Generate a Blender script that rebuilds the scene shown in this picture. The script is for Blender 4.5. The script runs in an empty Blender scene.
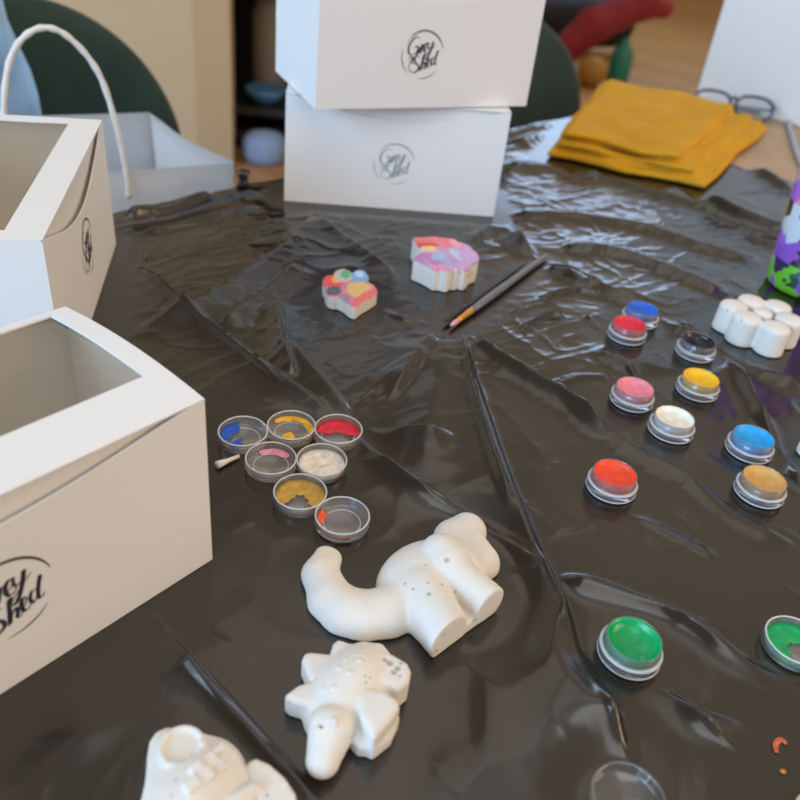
import bpy, bmesh, math, random
import numpy as np
from mathutils import Matrix, Vector
random.seed(7); rng = np.random.default_rng(11)
scene = bpy.context.scene
COL = scene.collection
PI = math.pi

# ------------------------------------------------------------------ camera maths
PITCH, ROLL, F, CH = math.radians(35), math.radians(7), 800.0, 0.33
FW = np.array([0, math.cos(PITCH), -math.sin(PITCH)])
UP0 = np.array([0, math.sin(PITCH), math.cos(PITCH)]); RT0 = np.array([1.0, 0, 0])
RT = math.cos(ROLL)*RT0 + math.sin(ROLL)*UP0
UP = -math.sin(ROLL)*RT0 + math.cos(ROLL)*UP0
def at(px, py, z=0.0):
    d = FW + (px-400)/F*RT - (py-400)/F*UP
    t = (z-CH)/d[2]
    p = np.array([0, 0, CH]) + t*d
    p[2] = z
    return p
TU = np.array([.67, .7424]); TU /= np.linalg.norm(TU)      # along the table's far edge
TN = np.array([-TU[1], TU[0]])                              # outwards across that edge
EDGE = 0.714
def un(u, n, z=0.0):
    p = u*TU+n*TN
    return np.array([p[0], p[1], z])

cam_d = bpy.data.cameras.new('camera'); cam = bpy.data.objects.new('camera', cam_d); COL.objects.link(cam)
M = Matrix(((RT[0], UP[0], -FW[0], 0), (RT[1], UP[1], -FW[1], 0), (RT[2], UP[2], -FW[2], CH), (0, 0, 0, 1)))
cam.matrix_world = M
cam_d.sensor_width = 36; cam_d.lens = 36*F/800
cam_d.clip_start = .02; cam_d.clip_end = 60
cam_d.dof.use_dof = True; cam_d.dof.focus_distance = 0.48; cam_d.dof.aperture_fstop = 7.8
scene.camera = cam

# ------------------------------------------------------------------ materials
def new_mat(name):
    m = bpy.data.materials.new(name); m.use_nodes = True
    nt = m.node_tree; b = nt.nodes['Principled BSDF']
    return m, nt, b
def mat(name, col, rough=.5, metal=0, spec=.5, var=.06, scale=30, bump=0, bscale=200, sss=0, sheen=0, coat=0):
    m, nt, b = new_mat(name)
    tc = nt.nodes.new('ShaderNodeTexCoord')
    nz = nt.nodes.new('ShaderNodeTexNoise'); nz.inputs['Scale'].default_value = scale; nz.inputs['Detail'].default_value = 4
    nt.links.new(tc.outputs['Object'], nz.inputs['Vector'])
    rp = nt.nodes.new('ShaderNodeValToRGB')
    c = np.array(col[:3])
    rp.color_ramp.elements[0].position = .3; rp.color_ramp.elements[1].position = .7
    rp.color_ramp.elements[0].color = (*np.clip(c*(1-var), 0, 1), 1)
    rp.color_ramp.elements[1].color = (*np.clip(c*(1+var), 0, 1), 1)
    nt.links.new(nz.outputs['Fac'], rp.inputs['Fac']); nt.links.new(rp.outputs['Color'], b.inputs['Base Color'])
    b.inputs['Roughness'].default_value = rough; b.inputs['Metallic'].default_value = metal
    b.inputs['Specular IOR Level'].default_value = spec
    if sheen: b.inputs['Sheen Weight'].default_value = sheen
    if coat: b.inputs['Coat Weight'].default_value = coat
    if sss:
        b.inputs['Subsurface Weight'].default_value = sss; b.inputs['Subsurface Scale'].default_value = .004
    if bump:
        n2 = nt.nodes.new('ShaderNodeTexNoise'); n2.inputs['Scale'].default_value = bscale; n2.inputs['Detail'].default_value = 5
        nt.links.new(tc.outputs['Object'], n2.inputs['Vector'])
        bp = nt.nodes.new('ShaderNodeBump'); bp.inputs['Strength'].default_value = bump; bp.inputs['Distance'].default_value = .001
        nt.links.new(n2.outputs['Fac'], bp.inputs['Height']); nt.links.new(bp.outputs['Normal'], b.inputs['Normal'])
    return m
def clear_mat(name, tint=(1, 1, 1), transp=.78, milk=.25, rough=.06):
    m = bpy.data.materials.new(name); m.use_nodes = True
    nt = m.node_tree; nt.nodes.clear()
    out = nt.nodes.new('ShaderNodeOutputMaterial')
    tr = nt.nodes.new('ShaderNodeBsdfTransparent'); tr.inputs['Color'].default_value = (*tint, 1)
    df = nt.nodes.new('ShaderNodeBsdfDiffuse'); df.inputs['Color'].default_value = (.85*tint[0], .86*tint[1], .88*tint[2], 1)
    gl = nt.nodes.new('ShaderNodeBsdfGlossy'); gl.inputs['Roughness'].default_value = rough
    lw = nt.nodes.new('ShaderNodeLayerWeight'); lw.inputs['Blend'].default_value = .22
    nz = nt.nodes.new('ShaderNodeTexNoise'); nz.inputs['Scale'].default_value = 60
    mx = nt.nodes.new('ShaderNodeMixShader'); mg = nt.nodes.new('ShaderNodeMixShader')
    mr = nt.nodes.new('ShaderNodeMapRange'); mr.inputs['To Min'].default_value = milk*.7; mr.inputs['To Max'].default_value = milk*1.3
    nt.links.new(nz.outputs['Fac'], mr.inputs['Value']); nt.links.new(mr.outputs['Result'], mx.inputs['Fac'])
    nt.links.new(tr.outputs[0], mx.inputs[1]); nt.links.new(df.outputs[0], mx.inputs[2])
    m2 = nt.nodes.new('ShaderNodeMath'); m2.operation = 'MULTIPLY_ADD'; m2.inputs[1].default_value = 1-transp+.25; m2.inputs[2].default_value = .05
    nt.links.new(lw.outputs['Fresnel'], m2.inputs[0]); nt.links.new(m2.outputs[0], mg.inputs['Fac'])
    nt.links.new(mx.outputs[0], mg.inputs[1]); nt.links.new(gl.outputs[0], mg.inputs[2])
    nt.links.new(mg.outputs[0], out.inputs['Surface'])
    return m
def attr_mat(name, rough=.7, bump=.25, bscale=900, spec=.3):
    m, nt, b = new_mat(name)
    a = nt.nodes.new('ShaderNodeAttribute'); a.attribute_name = 'Paint'
    nt.links.new(a.outputs['Color'], b.inputs['Base Color'])
    b.inputs['Roughness'].default_value = rough; b.inputs['Specular IOR Level'].default_value = spec
    tc = nt.nodes.new('ShaderNodeTexCoord'); n2 = nt.nodes.new('ShaderNodeTexNoise'); n2.inputs['Scale'].default_value = bscale
    nt.links.new(tc.outputs['Object'], n2.inputs['Vector'])
    bp = nt.nodes.new('ShaderNodeBump'); bp.inputs['Strength'].default_value = bump; bp.inputs['Distance'].default_value = .0006
    nt.links.new(n2.outputs['Fac'], bp.inputs['Height']); nt.links.new(bp.outputs['Normal'], b.inputs['Normal'])
    return m

M_CARD = mat('white_card', (.80, .79, .78), .55, var=.015, scale=8, bump=.05, bscale=400)
M_CARDIN = mat('white_card_inside', (.74, .71, .67), .7, var=.02)
M_PAPER = mat('white_paper', (.91, .92, .94), .7, var=.02, bump=.1, bscale=60)
M_TWIST = mat('twisted_paper', (.74, .71, .68), .75, var=.08, scale=120, bump=.3, bscale=300)
M_FILM = clear_mat('window_film', (.93, .85, .74), .80, .05, .05)
M_FOIL = mat('dark_foil', (.045, .055, .075), .32, .4, var=.3, scale=90)
M_FOILREFL = mat('foil_painted_reflection', (.40, .46, .50), .35, .3, var=.25, scale=90)  # dark foil with its pale reflected light put into the base colour
M_PLASTER = mat('white_plaster', (.80, .775, .735), .85, spec=.2, var=.035, scale=60, bump=.25, bscale=700)
M_PIT = mat('dark_pit', (.16, .14, .12), .9, var=.2)
M_CLEAR = clear_mat('clear_plastic', (.99, .99, 1), .80, .09, .08)
M_CLEARR = clear_mat('clear_plastic_rim', (.97, .98, .99), .55, .68, .1)
M_COLLAR = clear_mat('clear_plastic_collar', (.98, .98, .99), .6, .50, .07)
M_JAR = clear_mat('clear_jar', (.98, .98, 1), .75, .12, .05)
M_WOOD = mat('table_wood', (.46, .29, .155), .45, var=.16, scale=14, bump=.1, bscale=80)
M_VELVET = mat('green_velvet', (.012, .040, .031), .75, var=.25, scale=12, sheen=.08)
M_LEGM = mat('black_metal', (.02, .02, .02), .4, .5)
M_MUST = mat('mustard_cloth', (.64, .33, .018), .85, spec=.2, var=.08, scale=25, bump=.35, bscale=500)
M_JACKET = mat('pale_blue_fabric', (.52, .72, .95), .85, spec=.2, var=.15, scale=18)
M_BEIGE = mat('beige_wall_paint', (.62, .50, .33), .8, var=.02, scale=3)
M_PALEWALL = mat('pale_wall_paint', (.52, .45, .36), .8, var=.03, scale=3)
M_BRUSHH = mat('grey_lacquer', (.16, .16, .17), .3, var=.1)
M_BRUSHB = mat('black_lacquer', (.03, .03, .032), .35, var=.1)
M_COPPER = mat('copper_ferrule', (.75, .36, .07), .35, .6, var=.15, scale=300)
M_BRISTLE = mat('pink_bristle', (.80, .36, .42), .7, var=.2, scale=500)
M_DARKB = mat('dark_bristle', (.05, .035, .03), .7)
M_DARK = mat('dark_shelf_wood', (.018, .016, .014), .6)
M_BOARD = mat('white_board', (.82, .82, .80), .6, var=.01)
M_GLASSF = mat('blue_grey_frame', (.045, .075, .15), .3, var=.3, scale=20)
M_LENS = clear_mat('lens', (.96, .98, 1), .85, .06, .03)

def translucent(m, f):
    nt = m.node_tree; out = nt.nodes['Material Output']; b = nt.nodes['Principled BSDF']
    t = nt.nodes.new('ShaderNodeBsdfTranslucent'); t.inputs['Color'].default_value = (.85, .86, .88, 1)
    x = nt.nodes.new('ShaderNodeMixShader'); x.inputs['Fac'].default_value = f
    nt.links.new(b.outputs[0], x.inputs[1]); nt.links.new(t.outputs[0], x.inputs[2]); nt.links.new(x.outputs[0], out.inputs['Surface'])
translucent(M_PAPER, .6)
def floor_mat():
    m, nt, b = new_mat('wood_floor')
    tc = nt.nodes.new('ShaderNodeTexCoord'); mp = nt.nodes.new('ShaderNodeMapping'); mp.inputs['Rotation'].default_value = (0, 0, .5)
    br = nt.nodes.new('ShaderNodeTexBrick'); br.inputs['Scale'].default_value = 1.0
    br.inputs['Color1'].default_value = (.52, .28, .095, 1); br.inputs['Color2'].default_value = (.44, .23, .08, 1)
    br.inputs['Mortar'].default_value = (.15, .08, .04, 1); br.inputs['Mortar Size'].default_value = .004
    br.inputs['Brick Width'].default_value = 1.2; br.inputs['Row Height'].default_value = .12
    nt.links.new(tc.outputs['Object'], mp.inputs['Vector']); nt.links.new(mp.outputs['Vector'], br.inputs['Vector'])
    nt.links.new(br.outputs['Color'], b.inputs['Base Color']); b.inputs['Roughness'].default_value = .4
    return m
M_FLOOR = floor_mat()

def sheet_mat():
    m, nt, b = new_mat('black_plastic_sheet')
    tc = nt.nodes.new('ShaderNodeTexCoord')
    n1 = nt.nodes.new('ShaderNodeTexNoise'); n1.inputs['Scale'].default_value = 9; n1.inputs['Detail'].default_value = 6
    nt.links.new(tc.outputs['Object'], n1.inputs['Vector'])
    rp = nt.nodes.new('ShaderNodeValToRGB'); rp.color_ramp.elements[0].color = (.012, .0095, .007, 1); rp.color_ramp.elements[1].color = (.020, .016, .0115, 1)
    nt.links.new(n1.outputs['Fac'], rp.inputs['Fac']); nt.links.new(rp.outputs['Color'], b.inputs['Base Color'])
    mr = nt.nodes.new('ShaderNodeMapRange'); mr.inputs['To Min'].default_value = .12; mr.inputs['To Max'].default_value = .23
    nt.links.new(n1.outputs['Fac'], mr.inputs['Value']); nt.links.new(mr.outputs['Result'], b.inputs['Roughness'])
    b.inputs['Specular IOR Level'].default_value = .85
    mp = nt.nodes.new('ShaderNodeMapping'); mp.inputs['Rotation'].default_value = (0, 0, math.radians(-35)); mp.inputs['Scale'].default_value = (1, .45, 1)
    nt.links.new(tc.outputs['Object'], mp.inputs['Vector'])
    n2 = nt.nodes.new('ShaderNodeTexNoise'); n2.inputs['Scale'].default_value = 70; n2.inputs['Detail'].default_value = 5; n2.inputs['Distortion'].default_value = .6
    nt.links.new(mp.outputs['Vector'], n2.inputs['Vector'])
    bp = nt.nodes.new('ShaderNodeBump'); bp.inputs['Strength'].default_value = .14; bp.inputs['Distance'].default_value = .0012
    nt.links.new(n2.outputs['Fac'], bp.inputs['Height']); nt.links.new(bp.outputs['Normal'], b.inputs['Normal'])
    return m
M_SHEET = sheet_mat()

# ------------------------------------------------------------------ object helpers
def obj(name, me, m, parent=None, smooth=False, loc=None, rot=None):
    if isinstance(me, bmesh.types.BMesh):
        bm = me; me = bpy.data.meshes.new(name); bm.normal_update(); bm.to_mesh(me); bm.free()
    o = bpy.data.objects.new(name, me); COL.objects.link(o)
    ms = m if isinstance(m, (list, tuple)) else [m]
    me.materials.clear()
    for q in ms: me.materials.append(q)
    if smooth and len(me.polygons): me.polygons.foreach_set('use_smooth', [True]*len(me.polygons))
    if parent: o.parent = parent
    if loc is not None: o.location = loc
    if rot is not None: o.rotation_euler = rot
    return o
def tag(o, label=None, cat=None, group=None, kind=None):
    if label: o['label'] = label
    if cat: o['category'] = cat
    if group: o['group'] = group
    if kind: o['kind'] = kind
    return o
def empty(name, loc, rz=0.0, label=None, cat=None, group=None):
    o = bpy.data.objects.new(name, None); COL.objects.link(o)
    o.location = loc; o.rotation_euler = (0, 0, rz); o.empty_display_size = .02
    return tag(o, label, cat, group)
def mesh_from(name, verts, faces):
    me = bpy.data.meshes.new(name); me.from_pydata([tuple(map(float, v)) for v in verts], [], [tuple(map(int, f)) for f in faces]); me.update()
    return me
def add_box(bm, c, s, rz=0.0, bev=0.0, taper=1.0):
    r = bmesh.ops.create_cube(bm, size=1.0)
    vs = r['verts']
    for v in vs:
        k = taper if v.co.z > 0 else 1.0
        v.co = Vector((v.co.x*s[0]*k, v.co.y*s[1]*k, v.co.z*s[2]))
    if bev:
        es = list({e for v in vs for e in v.link_edges})
        rr = bmesh.ops.bevel(bm, geom=es, offset=bev, segments=3, affect='EDGES', profile=.5)
        vs = list({v for f in rr['faces'] for v in f.verts} | {v for v in vs if v.is_valid})
    mt = Matrix.Translation(c) @ Matrix.Rotation(rz, 4, 'Z')
    for v in vs: v.co = mt @ v.co
    return vs
def add_lathe(bm, prof, seg=48, c=(0, 0, 0), close=False):
    rings = []
    for r, z in prof:
        if r < 1e-6: rings.append([bm.verts.new((c[0], c[1], c[2]+z))])
        else: rings.append([bm.verts.new((c[0]+r*math.cos(2*PI*k/seg), c[1]+r*math.sin(2*PI*k/seg), c[2]+z)) for k in range(seg)])
    pairs = list(zip(rings[:-1], rings[1:]))
    if close: pairs.append((rings[-1], rings[0]))
    for a, b in pairs:
        for k in range(seg):
            k2 = (k+1) % seg
            if len(a) == 1 and len(b) == 1: continue
            if len(a) == 1: bm.faces.new((a[0], b[k2], b[k]))
            elif len(b) == 1: bm.faces.new((a[k], a[k2], b[0]))
            else: bm.faces.new((a[k], a[k2], b[k2], b[k]))
def add_tube(bm, pts, rad, seg=12, caps=True):
    pts = [np.array(p, float) for p in pts]; n = len(pts)
    rad = rad if hasattr(rad, '__len__') else [rad]*n
    rings = []; ref = None
    for i in range(n):
        t = pts[min(i+1, n-1)]-pts[max(i-1, 0)]; t /= np.linalg.norm(t)
        if ref is None: ref = np.array([0, 0, 1.0]) if abs(t[2]) < .9 else np.array([1.0, 0, 0])
        a = np.cross(t, ref); a /= np.linalg.norm(a); b = np.cross(a, t); ref = b
        rings.append([bm.verts.new(tuple(pts[i]+rad[i]*(math.cos(2*PI*k/seg)*a+math.sin(2*PI*k/seg)*b))) for k in range(seg)])
    for a, b in zip(rings[:-1], rings[1:]):
        for k in range(seg):
            bm.faces.new((a[k], b[k], b[(k+1) % seg], a[(k+1) % seg]))
    if caps:
        bm.faces.new(rings[0]); bm.faces.new(rings[-1][::-1])
def catmull(P, n=8):
    P = [np.array(p, float) for p in P]
    Q = [2*P[0]-P[1]]+P+[2*P[-1]-P[-2]]; out = []
    for i in range(1, len(Q)-2):
        for k in range(n):
            t = k/n
            out.append(.5*((2*Q[i])+(-Q[i-1]+Q[i+1])*t+(2*Q[i-1]-5*Q[i]+4*Q[i+1]-Q[i+2])*t*t+(-Q[i-1]+3*Q[i]-3*Q[i+1]+Q[i+2])*t**3))
    out.append(P[-1]); return out

# value noise, tileable-free
def vnoise(x, y, seed=0):
    r = np.random.default_rng(seed).random((256, 256))
    xi = np.floor(x).astype(int); yi = np.floor(y).astype(int); fx = x-xi; fy = y-yi
    fx = fx*fx*fx*(fx*(fx*6-15)+10); fy = fy*fy*fy*(fy*(fy*6-15)+10)
    g = lambda a, b: r[a & 255, b & 255]
    return (g(xi, yi)*(1-fx)+g(xi+1, yi)*fx)*(1-fy)+(g(xi, yi+1)*(1-fx)+g(xi+1, yi+1)*fx)*fy
def fbm(x, y, seed=0, o=4):
    s = 0; a = .5
    for k in range(o):
        s = s+a*vnoise(x*2**k+17*k, y*2**k-9*k, seed+k); a *= .5
    return s

# ------------------------------------------------------------------ SDF modelling (plaster casts)
def smin(a, b, k):
    h = np.clip(.5+.5*(b-a)/k, 0, 1)
    return b*(1-h)+a*h-k*h*(1-h)
def smax(a, b, k): return -smin(-a, -b, k)
def sd_caps(P, a, b, ra, rb, sz=1.0):
    a = np.array(a, float); b = np.array(b, float)
    Q = P*np.array([1, 1, 1/sz]); a = a*np.array([1, 1, 1/sz]); b = b*np.array([1, 1, 1/sz])
    ab = b-a; t = np.clip(((Q-a)@ab)/(ab@ab), 0, 1)
    return (np.linalg.norm(Q-a-t[..., None]*ab, axis=-1)-(ra+(rb-ra)*t))*min(1, sz)
def sd_ell(P, c, r, rz=0.0):
    Q = P-np.array(c); cs, sn = math.cos(rz), math.sin(rz)
    x = Q[..., 0]*cs+Q[..., 1]*sn; y = -Q[..., 0]*sn+Q[..., 1]*cs
    k0 = np.sqrt((x/r[0])**2+(y/r[1])**2+(Q[..., 2]/r[2])**2)
    k1 = np.sqrt((x/r[0]**2)**2+(y/r[1]**2)**2+(Q[..., 2]/r[2]**2)**2)
    return k0*(k0-1)/np.maximum(k1, 1e-9)
def sd_poly2(X, Y, poly):
    poly = [np.array(p[:2], float) for p in poly]
    d = np.full(X.shape, 1e9); s = np.ones(X.shape)
    n = len(poly)
    for i in range(n):
        a = poly[i]; b = poly[i-1]; e = b-a
        wx = X-a[0]; wy = Y-a[1]
        t = np.clip((wx*e[0]+wy*e[1])/(e@e+1e-18), 0, 1)
        bx = wx-e[0]*t; by = wy-e[1]*t
        d = np.minimum(d, bx*bx+by*by)
        c1 = Y >= a[1]; c2 = Y < b[1]; c3 = e[0]*wy > e[1]*wx
        s = np.where((c1 & c2 & c3) | (~c1 & ~c2 & ~c3), -s, s)
    return s*np.sqrt(d)
def sd_ext(P, poly, z1, rnd=.002, z0=-.01, topfn=None):
    d2 = sd_poly2(P[..., 0], P[..., 1], poly)+rnd
    zt = z1 if topfn is None else topfn(P[..., 0], P[..., 1])
    dz = np.maximum(P[..., 2]-zt, z0-P[..., 2])+rnd
    return np.minimum(np.maximum(d2, dz), 0)+np.sqrt(np.maximum(d2, 0)**2+np.maximum(dz, 0)**2)-rnd
def surface_net(fn, lo, hi, h):
    lo = np.array(lo, float); n = np.ceil((np.array(hi)-lo)/h).astype(int)+1
    ax = [lo[i]+h*np.arange(n[i]) for i in range(3)]
    G = np.stack(np.meshgrid(*ax, indexing='ij'), -1)
    D = fn(G)
    S = D < 0
    acc = np.zeros(tuple(n-1)+(3,)); cnt = np.zeros(tuple(n-1))
    cs = [(i, j, k) for i in (0, 1) for j in (0, 1) for k in (0, 1)]
    sl = lambda c: tuple(slice(c[i], n[i]-1+c[i]) for i in range(3))
    for a in cs:
        for i in range(3):
            if a[i]: continue
            b = list(a); b[i] = 1
            da, db = D[sl(a)], D[sl(b)]
            m = (da < 0) != (db < 0)
            t = np.where(m, da/np.where(m, da-db, 1), 0)
            off = np.zeros(acc.shape)
            for q in range(3): off[..., q] = a[q]
            off[..., i] = t
            acc += np.where(m[..., None], off, 0); cnt += m
    act = cnt > 0
    idx = -np.ones(tuple(n-1), int); ijk = np.argwhere(act); idx[act] = np.arange(len(ijk))
    V = lo+h*(ijk+acc[act]/cnt[act][:, None])
    Fs = []
    for i in range(3):
        u, v = (i+1) % 3, (i+2) % 3
        A = [slice(None)]*3; B = [slice(None)]*3
        A[i] = slice(0, n[i]-1); B[i] = slice(1, n[i])
        ch = S[tuple(A)] != S[tuple(B)]
        for q in (u, v):
            w = [slice(None)]*3; w[q] = slice(1, n[q]-1); w = tuple(w)
            mask = np.zeros_like(ch); mask[w] = True; ch &= mask
        pts = np.argwhere(ch)
        if not len(pts): continue
        o = lambda du, dv: idx[tuple((pts-np.eye(3, dtype=int)[u]*du-np.eye(3, dtype=int)[v]*dv).T)]
        q = np.stack([o(1, 1), o(0, 1), o(0, 0), o(1, 0)], 1)
        inside = S[tuple(pts.T)]
        q[~inside] = q[~inside][:, ::-1]
        Fs.append(q)
    Fq = np.concatenate(Fs)
    me = bpy.data.meshes.new('m')
    me.vertices.add(len(V)); me.vertices.foreach_set('co', V.ravel())
    me.loops.add(len(Fq)*4); me.loops.foreach_set('vertex_index', Fq.ravel().astype(np.int32))
    me.polygons.add(len(Fq)); me.polygons.foreach_set('loop_start', np.arange(0, len(Fq)*4, 4, dtype=np.int32))
    me.update(calc_edges=True); me.validate()
    return me, V
def sdf_obj(name, fn, origin, lo, hi, h, m, label, cat, group=None, paint=None):
    """fn works in coordinates local to origin; z=0 is the underside."""
    me, V = surface_net(lambda P: smax(fn(P), -P[..., 2], .0006), lo, hi, h)
    o = obj(name, me, m, smooth=True, loc=(origin[0], origin[1], .0004))
    tag(o, label, cat, group)
    if paint is not None:
        c = paint(V); a = me.color_attributes.new('Paint', 'FLOAT_COLOR', 'POINT')
        a.data.foreach_set('color', np.concatenate([c, np.ones((len(c), 1))], 1).astype(np.float32).ravel())
    return o
def zoomer(x0, y0, s, org):
    return lambda X, Y, z=0.0: at(x0+X*s, y0+Y*s, z)-np.array([org[0], org[1], 0])

FOOT = []           # footprints (x, y, radius) where the sheet lies flat
def foot(p, r): FOOT.append((float(p[0]), float(p[1]), r))
def foot_poly(poly, step=.02, r=.02):
    n = len(poly)
    for i in range(n):
        a = np.array(poly[i][:2]); b = np.array(poly[(i+1) % n][:2]); k = max(1, int(np.linalg.norm(b-a)/step))
        for j in range(k): foot(a+(b-a)*j/k, r)


# ================================================================== CAKE BOXES
STROKES = [
 [(-.22,.66),(-.32,.74),(-.5,.66),(-.68,.42),(-.70,.12),(-.55,.0),(-.38,.06),(-.26,.24),(-.24,.36),(-.40,.32),(-.22,.30),(-.3,.0),(-.42,-.16),(-.55,-.14)],
 [(-.22,.06),(-.12,.36),(-.09,.44),(-.06,.36),(-.14,.06),(-.05,.32),(.02,.42),(.06,.38)],
 [(.03,.20),(.15,.28),(.21,.42),(.16,.50),(.07,.40),(.04,.22),(.10,.10),(.20,.14),(.27,.26)],
 [(.24,.52),(.22,.34),(.28,.26),(.38,.34),(.46,.56),(.38,.24),(.26,-.06),(.14,-.20),(.10,-.10),(.25,.08),(.58,.40)],
 [(-.10,-.12),(-.22,-.04),(-.36,-.12),(-.32,-.30),(-.16,-.44),(-.14,-.62),(-.34,-.74),(-.54,-.66),(-.62,-.46),(-.50,-.32),(-.34,-.38)],
 [(-.68,-.22),(-.60,-.08),(-.46,-.12),(-.50,-.26),(-.62,-.30)],
 [(-.06,-.68),(.0,-.40),(.10,-.06),(.13,.02),(.06,-.02),(.02,-.30),(-.02,-.64),(.06,-.40),(.14,-.30),(.17,-.40),(.14,-.56),(.20,-.58),(.26,-.50)],
 [(.25,-.40),(.35,-.32),(.38,-.18),(.31,-.16),(.26,-.32),(.29,-.50),(.38,-.50),(.45,-.40)],
 [(.62,-.12),(.52,-.10),(.45,-.26),(.49,-.42),(.58,-.34),(.66,-.06),(.74,.20),(.66,-.06),(.62,-.34),(.68,-.40),(.76,-.30)],
]
def logo_bm(r):
    bm = bmesh.new(); lay = [0.0]
    def ribbon(pts, wfn):
        pts = [np.array(p) for p in pts]; n = len(pts); prev = None
        lay[0] += 2e-6
        for i in range(n):
            t = pts[min(i+1, n-1)]-pts[max(i-1, 0)]; t = t/(np.linalg.norm(t)+1e-9); nn = np.array([-t[1], t[0]])
            w = wfn(i/(n-1), t)
            a = pts[i]+nn*w; b = pts[i]-nn*w
            cur = [bm.verts.new((q[0]*r, -.00025-lay[0], q[1]*r)) for q in (a, b)]
            if prev: bm.faces.new((prev[0], prev[1], cur[1], cur[0]))
            prev = cur
    ca, sa = 1.0, 0.0
    for st in STROKES:
        c = catmull([(x*ca-y*sa, x*sa+y*ca) for x, y in st], 7)
        ribbon(c, lambda t, d: (.018+.028*max(0, -d[1]*.9+abs(d[1])*.2))*(.6+.4*math.sin(PI*min(1, max(0, t)))))
    for a0, a1, w, rr in ((15, 128, .035, 1.0), (165, 232, .018, 1.0), (262, 320, .018, 1.0), (95, 150, .012, .94)):
        pts = [(rr*math.cos(math.radians(a)), rr*math.sin(math.radians(a))) for a in np.linspace(a0, a1, 30)]
        ribbon(pts, lambda t, d, w=w: w*math.sin(PI*(.08+.84*t)))
    return bm
def prism(bm, poly, off):
    a = [bm.verts.new(tuple(p)) for p in poly]; b = [bm.verts.new(tuple(np.array(p)+np.array(off))) for p in poly]
    bm.faces.new(a); bm.faces.new(b[::-1])
    n = len(a)
    for i in range(n): bm.faces.new((a[i], b[i], b[(i+1) % n], a[(i+1) % n]))
def cake_box(fl, ang, z0, label, L=.23, D=.165, H=.113, Hb=None, bulge=0.0, dip=.022, foil=None, logo_z=.052, flap=.012, logo_x=.5, mx=.016, mf=.034, mb=.010):
    Hb = Hb or H
    root = empty('cake_box', (fl[0], fl[1], z0), ang, label, 'box', 'white cake boxes')
    T = .0011
    zl = lambda y: H+(Hb-H)*(y/D)+bulge*4*(y/D)*(1-y/D)
    bm = bmesh.new()
    top = [(x, 0, H-dip*(math.sin(PI*x/L)**1.15)) for x in np.linspace(0, L, 41)]
    prism(bm, [(L, 0, 0), (0, 0, 0)]+top, (0, T, 0))
    prism(bm, [(L, D, 0), (0, D, 0), (0, D, Hb-T), (L, D, Hb-T)], (0, -T, 0))
    for x, s in ((0, 1), (L, -1)):
        prism(bm, [(x, T, 0), (x, D-T, 0)]+[(x, y, zl(y)-T) for y in np.linspace(D-T, T, 14)], (s*T, 0, 0))
    prism(bm, [(T, T, .0003), (L-T, T, .0003), (L-T, D-T, .0003), (T, D-T, .0003)], (0, 0, T))
    bmesh.ops.recalc_face_normals(bm, faces=bm.faces)
    obj('box_body', bm, M_CARD, root)
    # lid with a window
    xs = list(np.linspace(0, mx, 3))+list(np.linspace(mx, L-mx, 13))[1:]+list(np.linspace(L-mx, L, 3))[1:]
    ys = list(np.linspace(0, mf, 6))+list(np.linspace(mf, D-mb, 15))[1:]+list(np.linspace(D-mb, D, 3))[1:]
    bm = bmesh.new()
    V = [[bm.verts.new((x, y, zl(y))) for y in ys] for x in xs]
    for i in range(len(xs)-1):
        for j in range(len(ys)-1):
            xc, yc = (xs[i]+xs[i+1])/2, (ys[j]+ys[j+1])/2
            if mx < xc < L-mx and mf < yc < D-mb: continue
            bm.faces.new((V[i][j], V[i+1][j], V[i+1][j+1], V[i][j+1]))
    bmesh.ops.delete(bm, geom=[v for v in bm.verts if not v.link_faces], context='VERTS')
    bmesh.ops.solidify(bm, geom=bm.faces[:], thickness=T)
    bmesh.ops.recalc_face_normals(bm, faces=bm.faces)
    lid = obj('lid', bm, M_CARD, root)
    bm = bmesh.new()
    V = [[bm.verts.new((x, y, zl(y)-.0016+.0012*math.sin(x*60)*math.sin(y*50))) for y in np.linspace(mf-.006, D-mb+.005, 16)] for x in np.linspace(mx-.006, L-mx+.006, 24)]
    for i in range(23):
        for j in range(15): bm.faces.new((V[i][j], V[i+1][j], V[i+1][j+1], V[i][j+1]))
    obj('window_film', bm, M_FILM, lid, smooth=True)
    bm = bmesh.new()
    prism(bm, [(.003, .0035, H-.0012), (L-.003, .0035, H-.0012), (L-.012, .0030+flap*.12, H-dip-.022), (.012, .0030+flap*.12, H-dip-.022)], (0, .0009, 0))
    bmesh.ops.recalc_face_normals(bm, faces=bm.faces)
    obj('tuck_flap', bm, M_CARD, lid)
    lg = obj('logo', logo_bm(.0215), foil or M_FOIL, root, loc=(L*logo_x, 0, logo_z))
    lg['label'] = 'dark round script logo' if (foil or M_FOIL) is M_FOIL else 'round script logo with reflected light painted in pale'
    c, s = math.cos(ang), math.sin(ang)
    return [np.array([fl[0]+c*x-s*y, fl[1]+s*x+c*y]) for x, y in ((0, 0), (L, 0), (L, D), (0, D))]
a1 = math.atan2(.80, .60)
fr1 = np.array([-.0905, .2995]); fl1 = fr1-.232*np.array([math.cos(a1), math.sin(a1)])
foot_poly(cake_box(fl1, a1, .0004, 'large white window box nearest the camera, standing in front of the other window box', L=.232, H=.107, Hb=.104, bulge=.004, D=.120, dip=.015, logo_z=.052, logo_x=.545, mx=.0115, mf=.0305, mb=.006))
a2 = math.atan2(.976, -.217)
foot_poly(cake_box((-.2235, .430), a2, .0004, 'white window box standing between the nearest box and the paper bag', L=.238, H=.112, dip=.030, D=.165, flap=.03, mx=.013, mf=.024))
a3 = math.atan2(.027, .226)
foot_poly(cake_box((-.149, .813), a3, .0004, 'white box at the bottom of the stack of two, its logo paled by painted reflection', L=.2276, D=.15, H=.112, foil=M_FOILREFL, logo_z=.049, dip=.018))
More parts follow.
